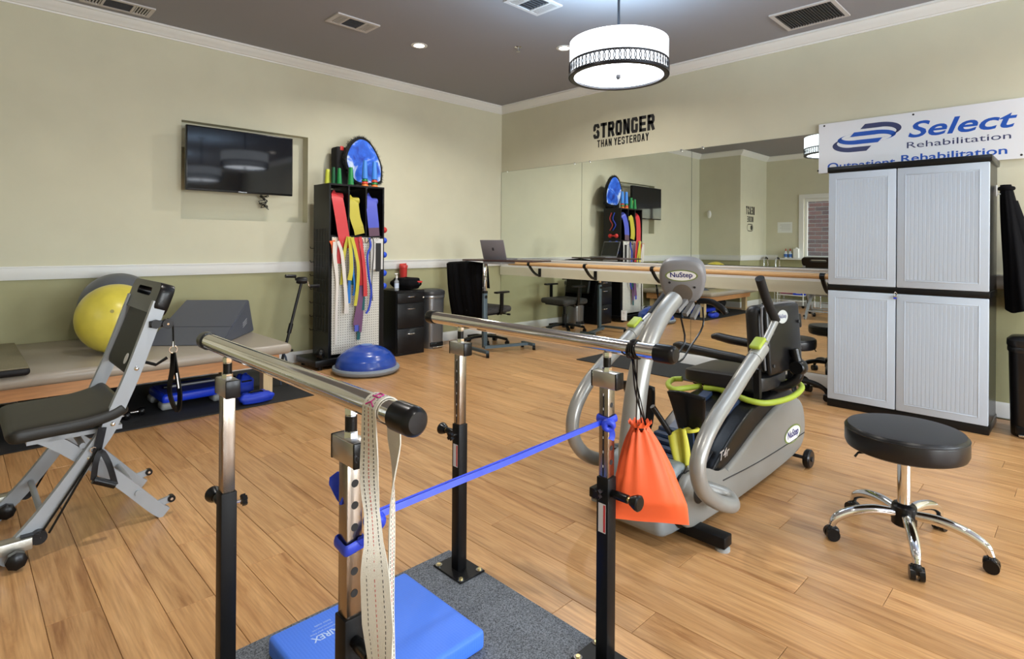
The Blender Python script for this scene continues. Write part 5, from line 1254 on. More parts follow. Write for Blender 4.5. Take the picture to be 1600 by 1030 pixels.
# body core and side shrouds
CORE = [(2.32, .05), (3.40, .06), (3.56, .10), (3.59, .2), (3.55, .33), (3.47, .42), (3.30, .455), (2.95, .44), (2.80, .40), (2.62, .32), (2.46, .235), (2.34, .25), (2.22, .29), (2.16, .25), (2.16, .12)]
def rprism(poly, y0, y1, r, name, m, parent, seg=3):
    P = catmull([V((a, 0, c)) for a, c in poly], 3, True); c = sum(P, V((0, 0, 0))) / len(P); k = len(P); rows = []
    steps = [(y0, r)] + [(y0 + r * (1 - math.cos(PI / 2 * i / seg)), r * (1 - math.sin(PI / 2 * i / seg))) for i in range(seg + 1)] + [(y1 - r * (1 - math.cos(PI / 2 * i / seg)), r * (1 - math.sin(PI / 2 * i / seg))) for i in range(seg, -1, -1)]
    steps = steps[1:]
    nr = []
    for i in range(k):
        tg = (P[(i + 1) % k] - P[i - 1]).normalized(); n = V((tg.z, 0, -tg.x))
        if n.dot(P[i] - c) < 0: n = -n
        nr.append(n)
    vs = [V((p.x, y, p.z)) - nr[i] * ins for y, ins in steps for i, p in enumerate(P)]
    n = len(steps)
    fs = [(j * k + i, j * k + (i + 1) % k, (j + 1) * k + (i + 1) % k, (j + 1) * k + i) for j in range(n - 1) for i in range(k)] + [tuple(range(k)), tuple((n - 1) * k + i for i in range(k))]
    return MB().add(vs, fs).build(name, m, parent, 40)
core = rprism(CORE, 1.195, 1.565, .015, 'body_core', BLACK, t)
SHP = [(2.34, .05), (2.9, .045), (3.40, .065), (3.56, .105), (3.602, .2), (3.565, .32), (3.48, .385), (3.38, .402), (3.25, .397), (3.10, .375), (2.896, .318), (2.70, .252), (2.58, .222), (2.47, .225), (2.38, .26), (2.26, .295), (2.18, .28), (2.14, .2), (2.18, .09)]
for y0, y1 in ((1.172, 1.21), (1.55, 1.588)):
    sh = rprism(SHP, y0, y1, .016, 'side_shroud', SHR, t)
    if y0 < 1.3:
        MB().sbar([(2.52, 1.171, .185), (2.9, 1.171, .165), (3.3, 1.171, .16), (3.575, 1.171, .165)], .005, .004, (0, 0, 1), 5).build('panel_groove', DKG, sh)
        MB().lathe([(0, .001), (.055, .001)], (2.30, 1.171, .205), (0, -1, 0), 24, cap=False).build('arm_socket', INK, sh)
        c = pY(1239, 678, 1.170); rx, rz_ = .098, .062
        oval(c, V((1, 0, 0)), V((0, 0, 1)), None, .122, .05, 'badge_rim', mat('olive_green_rim', srgb(110, 128, 60), .5), sh)
        oval(c + V((0, -.0008, 0)), V((1, 0, 0)), V((0, 0, 1)), None, .110, .042, 'badge', mat('badge_white', srgb(226, 226, 224), .4), sh)
        text_mesh('NuStep', c + V((-.082, -.0012, -.028)), (1, 0, 0), (0, 0, 1), .164, .056, .0006, bold=.025).build('badge_lettering', mat('navy_print', srgb(34, 38, 110), .5), sh, 0)
mo = text_mesh('T4r', V((2.535, 1.1945, .262)), (1, 0, .08), (0, 0, 1), .10, .042, .001, shear=.25, bold=.02); mo.build('model_lettering', mat('silver_print', (.6, .62, .65), .3, .6), core, 0)
rprism([(2.10, .05), (2.34, .05), (2.36, .2), (2.28, .31), (2.18, .32), (2.09, .24), (2.05, .12)], 1.215, 1.545, .03, 'front_cowl', mat('cowl_grey_blue', srgb(126, 134, 138), .38, .2), t)
# seat rail and treads
MB().sbar([(2.46, 1.30, .285), (2.75, 1.30, .40), (2.95, 1.30, .455)], .05, .02).sbar([(2.46, 1.46, .285), (2.75, 1.46, .40), (2.95, 1.46, .455)], .05, .02).build('seat_rail', SLBL, t)
for k in range(5): MB().rbox(2.36 + k * .045, 2.395 + k * .045, 1.24, 1.52, .265 + .016 * k - (.02 if k == 0 else 0), .285 + .016 * k, .004, 1).build('tread', SLBL, t)
# feet and wheels
MB().rbox(2.245, 2.315, 1.035, 1.725, .018, .066, .006, 2).build('front_foot_bar', BLKP, t)
for y in (1.06, 1.70): MB().lathe([(.03, 0), (.03, .012), (.02, .018), (0, .018)], (2.28, y, 0), n=20, cap=False).build('levelling_foot', GREYP, t)
for y in (1.115, 1.645):
    wl_ = MB().lathe([(.012, -.018), (.045, -.018), (.052, -.01), (.052, .01), (.045, .018), (.012, .018)], (3.475, y, .052), (0, 1, 0), 28, cap=False).build('wheel', BLACK, t)
    MB().cyl((3.475, y - .024, .052), (3.475, y + .024, .052), .014, 14).build('hub', DKG, wl_)
MB().cyl((3.475, 1.13, .052), (3.475, 1.63, .052), .01, 10).build('axle', DKG, t)
# column and console
col = MB().tube([(2.14, YC, .15), (2.085, YC, .33), (2.106, YC, .52), (2.15, YC, .70), (2.225, YC, .838), (2.33, YC, .935), (2.445, YC, 1.005)], [.052, .052, .05, .047, .044, .042, .040], 20, sm=6).build('console_column', SIL, t)
# console head: loft, seen from behind
cn = V((-.80, -.32, -.30)).normalized(); cxv = V((.30, -.95, 0)); cxv = (cxv - cn * cxv.dot(cn)).normalized(); cyv = cn.cross(cxv)
if cyv.z < 0: cyv = -cyv
cc_ = pY(1067, 437, YC + .02)
def cons(u, v):
    a = 2 * PI * u; cx, cy = math.cos(a), math.sin(a); x = math.copysign(abs(cx) ** .6, cx); y = math.copysign(abs(cy) ** .6, cy)
    hw = .108 - .022 * max(0, -y) ; hh = .112
    e = min(v, 1 - v) * 2; s = 1 - .16 * (1 - min(1, e * 2.2)) ** 2
    return cc_ + cxv * (x * hw * s) + cyv * (y * hh * s) + cn * ((.5 - v) * .085)
b = MB().grid(cons, 48, 12, True); b.f += [tuple(range(48)), tuple(11 * 48 + i for i in range(48))]; b.mi += [0, 0]
ch = b.build('console_head', mat('console_grey', srgb(120, 120, 122), .4), t, 45)
pl0 = cc_ + cn * .0435
bc_ = pl0 + cyv * .038
MB().lathe([(0, 0), (1, 0)], bc_, cn, 32, cap=False, sx=1, sy=1).v if 0 else None
oval(bc_, cxv, cyv, cn, .076, .03, 'badge_rim', mat('olive_green_rim', srgb(110, 128, 60), .5), ch)
oval(bc_ + cn * .0008, cxv, cyv, cn, .069, .025, 'badge', mat('badge_white', srgb(226, 226, 224), .4), ch)
text_mesh('NuStep', bc_ - cxv * .052 - cyv * .016, cxv, cyv, .104, .034, .0016, bold=.02).build('badge_lettering', mat('navy_print', srgb(34, 38, 110), .5), ch, 0)
for s in (-1, 1): MB().lathe([(0, .001), (.006, .001)], pl0 + cxv * (s * .058) - cyv * (.01 + .012 * s), cn, 14, cap=False).build('screw_hole', INK, ch)
MB().lathe([(.05, -.01), (.052, .004), (.047, .012), (.03, .014), (0, .014)], pl0 - cyv * .055 - cn * .012, cn, 28, cap=False).build('column_boot', mat('bronze_shadow', srgb(92, 84, 76), .5), ch)  # dull brown-grey boot where the column meets the console
# handle behind console, finger brackets, cords
MB().tube([pY(1090, 470, YC - .03), pY(1112, 472, YC - .10), pY(1130, 484, YC - .16), pY(1134, 490, YC - .17)], [.014, .015, .016, .014], 12, sm=5).build('front_handle', BLACK, t)
for k in range(3):
    p = pY(1058 + 12 * k, 486 + 6 * k, YC - .02); q = pY(1072 + 10 * k, 470 + 4 * k, YC - .02)
    MB().sbar([p, q], .02, .022, (0, -1, 0)).build('bracket_finger', mat('bracket_grey', srgb(112, 112, 112), .5), t)
MB().tube([pY(1064, 497, YC), pY(1070, 535, YC), pY(1050, 565, YC), pY(1058, 566, YC)], .005, 6, sm=3).build('cable', BLACK, t)
MB().tube([pY(1098, 480, YC), pY(1098, 510, YC), pY(1080, 540, YC), pY(1062, 565, YC), pY(1044, 552, YC)], .005, 6, sm=4).build('cable', BLACK, t)
# arms
def arm(Y, s, up_pts, low):
    ar = MB().tube(low, .0315, 18, sm=6, hint=(0, 1, 0)).build('arm_lever', SIL, t)
    MB().tube([up_pts[2], up_pts[3]], .0165, 14).build('telescoping_tube', SIL, ar)
    MB().tube(up_pts[:3], .021, 16, sm=5).build('foam_grip', RUBBER, ar)
    MB().tube([low[0] + (low[0] - low[1]).normalized() * .015, low[0].lerp(low[1], .45)], .034, 18).build('collar', SIL, ar)
    p = low[0].lerp(low[1], .12); d = (low[0] - low[1]).normalized(); nrm = V((-.75, 0, .65)).normalized(); nrm = (nrm - d * nrm.dot(d)).normalized()
    M = Matrix((V((0, 1, 0)), d, nrm)).transposed().to_4x4(); M.translation = p + nrm * .032 + d * .01
    lv = MB().rbox(-.026, .026, -.045, .04, 0, .02, .009, 3, M).build('release_lever', LIME, ar)
    MB().cyl(M @ V((-.03, .032, .0)), M @ V((.03, .032, .0)), .006, 10).build('pivot_bolt', CHROME, lv)
    return ar
Yr, Yl = 1.06, 1.68
ra = [pY(1187, 435, Yr), pY(1199, 472, Yr), pY(1212, 500, Yr)]
up = [ra[0], ra[1].lerp(ra[2], .3), pY(1209, 503, Yr), pY(1190, 545, Yr)]
lw = [pY(1188, 546, Yr), pY(1165, 580, Yr), pY(1142, 617, Yr), pY(1118, 654, Yr), pY(1100, 690, Yr), pY(1090, 728, Yr), pY(1097, 764, Yr), pY(1118, 783, Yr), V((2.325, 1.045, .175)), V((2.385, 1.075, .172)), V((2.385, 1.11, .185)), V((2.34, 1.17, .205)), V((2.31, 1.23, .215))]
arm(Yr, 1, [ra[0], ra[1], ra[2], pY(1190, 545, Yr)], lw)
la_ = [pY(1042, 457, Yl), pY(1030, 473, Yl), pY(1016, 492, Yl)]
lw2 = [pY(996, 512, Yl), pY(972, 538, Yl), pY(945, 566, Yl), pY(915, 604, Yl), pY(897, 645, Yl), pY(896, 682, Yl), pY(912, 708, Yl), pY(935, 718, Yl), V((2.345, 1.70, .19)), V((2.385, 1.685, .188)), V((2.385, 1.65, .19)), V((2.34, 1.59, .205)), V((2.31, 1.53, .215))]
arm(Yl, -1, [la_[0], la_[1], la_[2], pY(996, 512, Yl)], lw2)
# pedals
for yy in (1.255, 1.505):
    X0 = 2.36
    pd = MB(); n_ = 12
    def ped(u, v, yy=yy):
        w_ = .045 + .045 * v ** .8; z = .385 + .21 * v; x = X0 + .02 * (1 - v) - .03 * v * v
        return V((x - .012 * math.cos(PI * (u - .5)), yy + (u - .5) * 2 * w_, z + .012 * math.sin(PI * u) * v))
    pm = MB().grid(ped, 14, 14).build('foot_pedal', BLACK, t, 60, solid=.014)
    MB().sbar([(X0 + .03, yy, .27), (X0 + .012, yy, .34), (X0 - .004, yy, .44)], .05, .028, (-1, 0, .2)).build('pedal_strut', SLBL, t)
    MB().sbar([(X0 + .02, yy, .27), (X0 + .16, yy, .26), (2.62, yy, .29)], .03, .03).build('pedal_link', DKG, t)
MB().tube([(2.20, 1.345, .55), (2.28, 1.30, .42), (2.36, 1.24, .30)], .012, 10).build('link_rod', BLACK, t)
# lime hand rail round the seat
MB().tube([pZ(1225, 597, .47), pZ(1243, 597, .47), pZ(1253, 606, .46), pZ(1236, 621, .45), pZ(1200, 630, .45), pZ(1170, 626, .46), pZ(1145, 616, .47), pZ(1120, 608, .47), pZ(1100, 606, .465)], .0155, 12, sm=6).build('seat_handle', LIME, t)
MB().tube([pZ(1095, 603, .465), pZ(1075, 606, .46), pZ(1052, 608, .455), pZ(1044, 600, .455), pZ(1052, 593, .46), pZ(1066, 592, .47)], .0155, 12, sm=6).build('seat_handle', LIME, t)
# swivel seat turned towards +Y
SX0, SX1 = 2.985, 3.43
def pad(x0, x1, y0, y1, z0, z1, r, name, m, M=None): return MB().rbox(x0, x1, y0, y1, z0, z1, r, 4, M).build(name, m, t)
MB().cyl((3.2, 1.40, .44), (3.2, 1.40, .475), .11, 24).build('swivel_plate', DKG, t)
MB().rbox(3.04, 3.38, 1.24, 1.60, .462, .485, .01, 2).build('seat_pan', BLACK, t)
def seatf(u, v):
    a = 2 * PI * u; cx, cy = math.cos(a), math.sin(a); x = math.copysign(abs(cx) ** .45, cx); y = math.copysign(abs(cy) ** .45, cy)
    e = v * 2 - 1; s = (1 - abs(e) ** 4) ** .25 if abs(e) < 1 else 0; s = .9 + .1 * s
    X, Y = x * .222 * s, y * .235 * s
    top = .012 * (abs(X) / .22) ** 2 - .008 * (Y / .235)
    return V((3.207 + X, 1.425 + Y, .517 + e * .037 + (top if v > .5 else 0)))
b = MB().grid(seatf, 48, 9, True); b.f += [tuple(range(48)), tuple(8 * 48 + i for i in range(48))]; b.mi += [0, 0]
b.build('seat_cushion', VINYLB, t, 50)
Mb = Matrix.Translation((3.255, 1.205, .57)) @ Matrix.Rotation(math.radians(-4), 4, 'X') @ Matrix.Rotation(math.radians(-6), 4, 'Z')
MB().rbox(-.20, .20, -.02, .075, 0, .37, .045, 5, Mb).build('back_cushion', VINYLB, t)
bs = MB().rbox(-.185, .185, -.055, -.018, .0, .365, .018, 3, Mb).build('back_shell', BLACK, t)
MB().tube([Mb @ V(p) for p in ((-.19, -.03, .03), (-.197, -.03, .2), (-.19, -.03, .33), (-.15, -.03, .368), (.15, -.03, .368), (.19, -.03, .33), (.197, -.03, .2))], .006, 8, sm=4).build('piping', mat('grey_piping', (.12, .12, .125), .5), bs)
ob = Mb @ V((-.02, -.0565, .30)); ux = (Mb.to_3x3() @ V((1, 0, 0))); uz = (Mb.to_3x3() @ V((0, 0, 1)))
oval(ob, ux, uz, None, .058, .036, 'logo_oval', mat('pale_oval', srgb(176, 180, 178), .5), bs)
text_mesh('NuStep', ob - ux * .04 - uz * .015, ux, uz, .08, .03, .001).build('logo_lettering', mat('navy_print', srgb(34, 38, 110), .5), bs, 0)
for x, z in ((-.15, .05), (.15, .05), (-.14, .22), (.16, .26)): MB().lathe([(.009, 0), (.009, .006), (0, .007)], Mb @ V((x, -.055, z)), Mb.to_3x3() @ V((0, -1, 0)), 12, cap=False).build('bolt', DKG, bs)
MB().rbox(.185, .215, -.05, .0, .22, .30, .008, 2, Mb).build('adjuster', BLACK, t)
MB().tube([Mb @ V((.05, -.075, .12)), Mb @ V((.05, -.09, -.02)), V((3.27, 1.17, .49)), V((3.24, 1.24, .468))], .026, 12, sm=5).build('back_hinge', BLACK, t)
MB().lathe([(0, -.035), (.035, -.035), (.045, -.02), (.045, .02), (.035, .035), (0, .035)], Mb @ V((.06, -.085, .02)), (1, 0, 0), 18, cap=False).build('recline_knob', BLACK, t)
for s in (-1, 1):
    x = 3.21 + s * .235
    MB().tube([(x, 1.20, .60), (x, 1.26, .655), (x, 1.40, .665), (x, 1.56, .675), (x, 1.64, .685), (x, 1.68, .68)], [.016, .022, .026, .027, .025, .014], 14, sm=5).build('armrest', VINYLB, t)
    MB().sbar([(x, 1.20, .47), (x, 1.205, .62)], .03, .03).build('armrest_support', BLACK, t)
# --- yellow band tied to the pedal
YB_ = mat('lime_yellow_latex', srgb(200, 196, 62), .5, bump=.15, bscale=40)
t = thing('tied_band', 'lime yellow exercise band hanging from the stepper pedal', 'band', (2.3, 1.3, .15))
LE = catmull([pX(1044, 682, 2.28), pX(1051, 708, 2.27), pX(1060, 736, 2.27), pX(1066, 760, 2.275)], 6); RE = catmull([pX(1072, 670, 2.29), pX(1077, 700, 2.285), pX(1078, 730, 2.28), pX(1072, 760, 2.275)], 6)
def flap(u, v):
    i = v * (len(LE) - 1); k = min(int(i), len(LE) - 2); f = i - k; a = LE[k].lerp(LE[k + 1], f); b = RE[k].lerp(RE[k + 1], f)
    p = a.lerp(b, u); return p + V((-.012 * math.sin(9 * u + 2 * v) * (1 - .5 * v), 0, .014 * math.sin(PI * u) * (1 - v) * (1 if v < .2 else .4)))
MB().grid(flap, 24, 20).build('tail', YB_, t, 60, solid=.003)
MB().torus(pX(1080, 672, 2.335), .03, .008, (0, .2, 1), 20, 8).build('loop', YB_, t)
kk = pX(1067, 764, 2.268)
b = MB()
for ax in ((1, 0, .3), (0, 1, .4), (.3, .2, 1)): b.torus(kk, .012, .008, ax, 14, 8)
b.build('end_knot', YB_, t)
# ================================================================== RIGHT SIDE
# --- white two-storey cabinet
CABW = mat('cabinet_light_grey', srgb(180, 190, 201), .45)
CX0, CX1, CY0, CY1 = 4.925, 5.37, .468, 1.447
t = thing('storage_cabinet', 'tall pale grey plastic storage cabinet with black trim and ribbed doors', 'cabinet', (5.15, .96, 0))
MB().box(CX0 + .03, CX1, CY0 + .002, CY1 - .002, .06, 1.835).build('carcass', BLACK, t, 0)
MB().rbox(CX0 + .012, CX1 + .01, CY0 - .004, CY1 + .004, 0, .06, .006, 2).build('plinth', BLACK, t)
MB().rbox(CX0 - .006, CX1 + .01, CY0 - .012, CY1 + .008, 1.835, 1.88, .006, 2).build('top_panel', BLACK, t)
MB().rbox(CX0 + .004, CX1, CY0 - .004, CY1 + .004, .915, .958, .004, 2).build('mid_rail', BLACK, t)
ym = (CY0 + CY1) / 2 + .035
for z0, z1 in ((.063, .913), (.96, 1.832)):
    for y0, y1 in ((CY0 + .001, ym - .003), (ym + .003, CY1 - .001)):
        d = MB().rbox(CX0, CX0 + .03, y0, y1, z0, z1, .006, 2).build('door', CABW, t)
        g = .055; a, b_, c0, c1 = y0 + g, y1 - g, z0 + g, z1 - g
        # moulded frame round the ribbed field, standing proud
        MB().rbox(CX0 - .003, CX0 + .002, a - .008, a, c0 - .008, c1 + .008, .002, 1).rbox(CX0 - .003, CX0 + .002, b_, b_ + .008, c0 - .008, c1 + .008, .002, 1).rbox(CX0 - .003, CX0 + .002, a, b_, c1, c1 + .008, .002, 1).rbox(CX0 - .003, CX0 + .002, a, b_, c0 - .008, c0, .002, 1).build('moulding', CABW, d)
        nr = 17; wv = (b_ - a) / nr
        for k in range(nr):
            MB().rbox(CX0 - .0010, CX0 + .001, a + k * wv + wv * .09, a + (k + 1) * wv - wv * .09, c0 + .004, c1 - .004, .002, 1).build('rib', CABW, d)
t = thing('padlock', 'small silver padlock on the black rail of the cabinet', 'padlock', (CX0 - .01, ym, .90))
MB().rbox(CX0 - .022, CX0 - .006, ym - .012, ym + .012, .875, .902, .003, 2).build('body', STEEL, t)
MB().tube([(CX0 - .014, ym - .008, .90), (CX0 - .014, ym - .008, .918), (CX0 - .014, ym, .926), (CX0 - .014, ym + .008, .918), (CX0 - .014, ym + .008, .90)], .0025, 8, sm=4).build('shackle', CHROME, t)
MB().box(CX0 - .0225, CX0 - .0219, ym - .01, ym + .01, .879, .888).build('blue_band', BLUEP, t, 0)
# --- sign on the wall
SGN = mat('sign_white', srgb(226, 228, 232), .3, coat=.2)
BLUES = mat('sign_blue', srgb(24, 82, 180), .4); NAVY = mat('sign_navy', srgb(58, 64, 104), .4)
t = thing('wall_sign', 'white wall sign lettered Select Rehabilitation above the cabinet', 'sign', (5.52, 1.0, 1.9))
SY0, SY1, SZ0, SZ1, SX = .300, 1.705, 1.905, 2.345, 5.522
MB().rbox(SX, SX + .006, SY0, SY1, SZ0, SZ1, .002, 1).build('panel', SGN, t)
u_, v_ = V((0, -1, 0)), V((0, 0, 1))
def sp(px, py): q = pX(px, py, SX); return q
for px, py in ((1288, 197), (1278, 267), (1427, 179), (1596, 242)):
    q = sp(px, py); MB().lathe([(0, .003), (.006, .002), (.008, 0)], (SX, q.y, q.z), (-1, 0, 0), 12, cap=False).build('screw', INK, t)
for y in (SY1 - .03, SY0 + .05, 1.0): MB().cyl((SX + .006, y, 2.3), (XW - .006 if y > 1.47 else XW, y, 2.3), .01, 10).cyl((SX + .006, y, 1.93), (XW - .006 if y > 1.47 else XW, y, 1.93), .01, 10).build('standoff', CHROME, t)
def put(wd, a, b_, m, name, shear=0, bold=0, hfix=None):
    """lettering whose box runs from pixel a (lower left) to pixel b_ (upper right)"""
    A, B = sp(*a), sp(*b_); text_mesh(wd, V((SX, A.y, A.z)), u_, v_, A.y - B.y, B.z - A.z, .0008, shear, bold).build(name, m, t, 0)
put('Select', (1419, 216), (1590, 170), BLUES, 'name_lettering', .25, .018)
put('Rehabilitation', (1417, 232), (1580, 206), NAVY, 'second_line_lettering', 0, 0)
put('Outpatient', (1293, 270), (1399, 246), BLUES, 'third_line_lettering', 0, .014)
put('Rehabilitation', (1408, 254), (1574, 228), BLUES, 'third_line_lettering', 0, .014)
def crescent(c, R, r0, a0, a1, w0, name, m, flat=.42):
    """tapered elliptical stroke: centre, radii, start and end angle, width"""
    n = 36; vs = []
    for i in range(n + 1):
        f = i / n; a = a0 + (a1 - a0) * f; w_ = w0 * (1 - f ** 1.6) + .001
        for s in (0, 1):
            rr_ = R - s * w_; vs.append(V((SX - .0008, c[0] - rr_ * math.cos(a), c[1] + (rr_ * flat) * math.sin(a) )))
    fs = [(2 * i, 2 * i + 1, 2 * i + 3, 2 * i + 2) for i in range(n)]
    MB().add(vs, fs).build(name, m, t, 0)
cA = sp(1373, 203); cB = sp(1333, 226)
def sw(c, sgn, R, flat, w_, ext, name, m):
    n = 30; top, bot = [], []
    # straight leading bar then a curl that tapers away
    for i in range(n + 1):
        f = i / n
        a = PI / 2 - f * PI * 1.12
        th = w_ * (1 - f ** 2) + .001
        y = R * math.cos(a) ; z = R * flat * math.sin(a)
        top.append((y, z)); bot.append((y * (1 - th / R), z - th * (1 - f * .9) * (1 if f < .5 else .3)))
    pts = [(-ext, R * flat * 1.0)] + top; pts2 = [(-ext - w_ * .9, R * flat - w_)] + bot
    vs = []
    for (y, z), (y2, z2) in zip(pts, pts2): vs += [V((SX - .0008, c.y - sgn * y, c.z + sgn * z)), V((SX - .0008, c.y - sgn * y2, c.z + sgn * z2))]
    MB().add(vs, [(2 * i, 2 * i + 1, 2 * i + 3, 2 * i + 2) for i in range(len(pts) - 1)]).build(name, m, t, 0)
sw(cA, 1, .16, .40, .040, .10, 'swoosh', NAVY); sw(sp(1366, 212), 1, .155, .30, .036, .15, 'swoosh', BLUES)
sw(cB, -1, .16, .40, .040, .10, 'swoosh', NAVY); sw(sp(1340, 217), -1, .155, .30, .036, .15, 'swoosh', BLUES)
# --- coat on a hook beside the cabinet
BCL = mat('black_cloth', (.004, .004, .005), .9, spec=.2)
t = thing('coat_hook', 'white adhesive hook on the cabinet side holding the black coat', 'hook', (5.1, CY0, 1.65))
hx = 5.28
MB().rbox(hx - .014, hx + .014, CY0 - .008, CY0 + .002, 1.62, 1.70, .004, 2).tube([(hx, CY0 - .006, 1.64), (hx, CY0 - .03, 1.635), (hx, CY0 - .034, 1.655)], .005, 8, sm=3).build('hook', WHITE, t)
t = thing('hanging_coat', 'long black coat hanging on the side of the tall cabinet', 'coat', (hx, .4, .85))
def coat(u, v):
    a = 2 * PI * u; z = 1.70 - .87 * v
    w_ = .045 + .27 * min(1, v * 1.1) ** .8; d_ = .03 + .07 * v ** .8
    pl = 1 + .06 * v * math.sin(6 * a + 1) + .03 * math.sin(11 * a + 4 * v)
    c = V((hx + .02 + .03 * v, CY0 - .05 - .10 * v, z - .02 * v * math.sin(3 * a)))
    return c + V((math.cos(a) * w_ * .62 * pl, math.sin(a) * d_ * pl, 0)) 
b = MB().grid(coat, 60, 30, True); b.f += [tuple(range(60)), tuple(29 * 60 + i for i in range(60))]; b.mi += [0, 0]
b.build('body', BCL, t, 60)
MB().tube([coat(.72, .14) + V((0, .03, 0)), coat(.70, .45) + V((0, .015, 0)), coat(.70, .8) + V((0, .005, 0))], [.04, .05, .042], 14, sm=5).build('sleeve', BCL, t)
MB().tube([coat(u / 12, .03) for u in range(12)], .016, 8, closed=True).build('collar', BCL, t)
# --- black bin on the right
bin_((5.165, .25), .28, .28, .66, mat('black_bin', (.006, .006, .007), .3), mat('black_bin_lid', (.012, .012, .013), .3), 'black pedal bin at the right edge of the frame', axis=(-1, 0), pedal=mat('black_bin_lid', (.012, .012, .013), .3))
# --- rolling stools
def stool(c, zt, rad, metal, label, spread, rot, seatm, th):
    c = V((c[0], c[1], 0))
    t = thing('rolling_stool', label, 'stool', tuple(c), 'rolling stools')
    MB().lathe([(0, zt - th), (rad * .90, zt - th), (rad * .97, zt - th + .008), (rad, zt - th + .025), (rad, zt - .024), (rad * .985, zt - .012), (rad * .95, zt - .003), (rad * .8, zt), (0, zt)], c, n=64, cap=False).build('seat', seatm, t)
    MB().torus(c + V((0, 0, zt - .018)), rad * .992, .003, n=64, k=6).build('seat_piping', seatm, t)
    MB().box(c.x - .09, c.x + .09, c.y - .09, c.y + .09, zt - th - .012, zt - th).build('seat_plate', BLACK, t)
    for s in (-1, 1): MB().tube([c + V((.06 * s, -.05 * s, zt - th - .008)), c + V((.13 * s, -.14 * s, zt - th - .012)), c + V((.14 * s, -.15 * s, zt - th - .03))], .005, 8).build('height_lever', BLACK, t)
    MB().cyl(c + V((0, 0, .16)), c + V((0, 0, zt - th - .01)), .0255, 24).build('column', metal, t)
    MB().cyl(c + V((0, 0, zt - th - .03)), c + V((0, 0, zt - th - .005)), .03, 20).build('column_cap', BLACK, t)
    MB().lathe([(.040, .085), (.046, .09), (.046, .165), (.038, .175), (.026, .178)], c, n=28, cap=False).build('hub', BLACK, t)
    for k in range(5):
        a = rot + 2 * PI * k / 5; d = V((math.cos(a), math.sin(a), 0)); tn = V((-d.y, d.x, 0))
        lg = MB().tube([c + d * .035 + V((0, 0, .135)), c + d * .12 + V((0, 0, .14)), c + d * (spread * .72) + V((0, 0, .125)), c + d * (spread * .93) + V((0, 0, .095)), c + d * spread + V((0, 0, .06))], [.019, .021, .021, .018, .013], 16, sm=6).build('leg', metal, t)
        e = c + d * spread
        cs = MB().cyl(e - tn * .024 + V((0, 0, .026)), e - tn * .006 + V((0, 0, .026)), .026, 18).cyl(e + tn * .006 + V((0, 0, .026)), e + tn * .024 + V((0, 0, .026)), .026, 18)
        cs.lathe([(.008, .03), (.02, .045), (.012, .058), (.006, .064)], e, n=14)
        M = Matrix((d, tn, V((0, 0, 1)))).transposed().to_4x4(); M.translation = e
        cs.rbox(-.028, .02, -.02, .02, .022, .054, .01, 2, M)
        cs.build('caster', BLACK, lg)
stool((2.875, .545), .497, .22, CHROME, 'black round stool with a polished chrome five-arm base', .285, math.radians(199), mat('stool_vinyl', (.009, .009, .010), .33, spec=.4, bump=.06, bscale=300), .10)
p = pZ(1277, 600, .05)
stool((5.03, 1.755), .495, .19, BLACKM, 'black rolling stool between the stepper seat and the white cabinet', .27, math.radians(205), mat('stool_vinyl', (.009, .009, .010), .33, spec=.4), .09)
# ================================================================== BEHIND THE CAMERA, SEEN IN THE MIRROR
MX = 2 * (XW - .006)
def mv(px, py, X): p = pX(px, py, MX - X); return V((X, p.y, p.z))     # pixel in the mirror -> point on the plane x = X of the room
c = mv(1108.5, 335, XA)
t = thing('wall_dispenser', 'small white oval dispenser on the short side wall, seen in the mirror', 'dispenser', tuple(c))
MB().sphere((XA + .012, c.y, c.z), (.03, .045, .085), 20, 12).build('cover', WHITE, t)
MB().rbox(XA, XA + .01, c.y - .03, c.y + .03, c.z - .06, c.z + .06, .003, 1).build('wall_plate', WHITE, t)
a, b_ = mv(1215, 364, XB), mv(1238, 347, XB)
t = thing('notice_sheet', 'white notice sheet on the back wall, seen in the mirror', 'paper', (XB, (a.y + b_.y) / 2, a.z))
MB().box(XB, XB + .002, min(a.y, b_.y), max(a.y, b_.y), a.z, b_.z).build('sheet', mat('paper_white', srgb(226, 228, 224), .8), t, 0)
y0 = min(a.y, b_.y)
for k in range(4): MB().box(XB + .002, XB + .0024, y0 + .03, y0 + .25 - .03 * (k % 2), b_.z - .06 - .035 * k, b_.z - .055 - .035 * k).build('printed_line', mat('grey_ink', (.3, .3, .3), .8), t, 0)
# bottles and box on the sill
for k, y in enumerate((4.52, 4.43)):
    t = thing('spray_bottle', ['white and blue bottle on the window sill, farther from the paper box', 'white and blue bottle on the window sill, next to the paper box'][k], 'bottle', (XB + .07, y, 1.0), 'bottles on the window sill')
    MB().lathe([(.033, 0), (.036, .01), (.036, .10), (.014, .13), (.013, .15), (0, .15)], (XB + .07, y, 1.001), n=18, cap=False).build('bottle', mat('pale_bottle', srgb(210, 220, 230), .3), t)
    MB().lathe([(.0365, .02), (.0365, .085)], (XB + .07, y, 1.001), n=18, cap=False).build('label', mat('label_blue', srgb(60, 110, 190), .5), t)
    MB().lathe([(.015, .15), (.015, .175), (.006, .18), (.006, .20), (0, .2)], (XB + .07, y, 1.001), n=14, cap=False).build('cap', mat('cap_red', srgb(180, 70, 60), .5), t)
t = thing('tissue_box', 'white upright paper box on the window sill, seen in the mirror', 'box', (XB + .06, 4.31, 1.0))
MB().rbox(XB + .01, XB + .11, 4.26, 4.36, 1.0005, 1.20, .004, 1).build('carton', mat('paper_white', srgb(226, 228, 224), .8), t)
MB().sphere((XB + .06, 4.31, 1.20), (.03, .03, .025), 12, 8).build('tissue', WHITE, t)
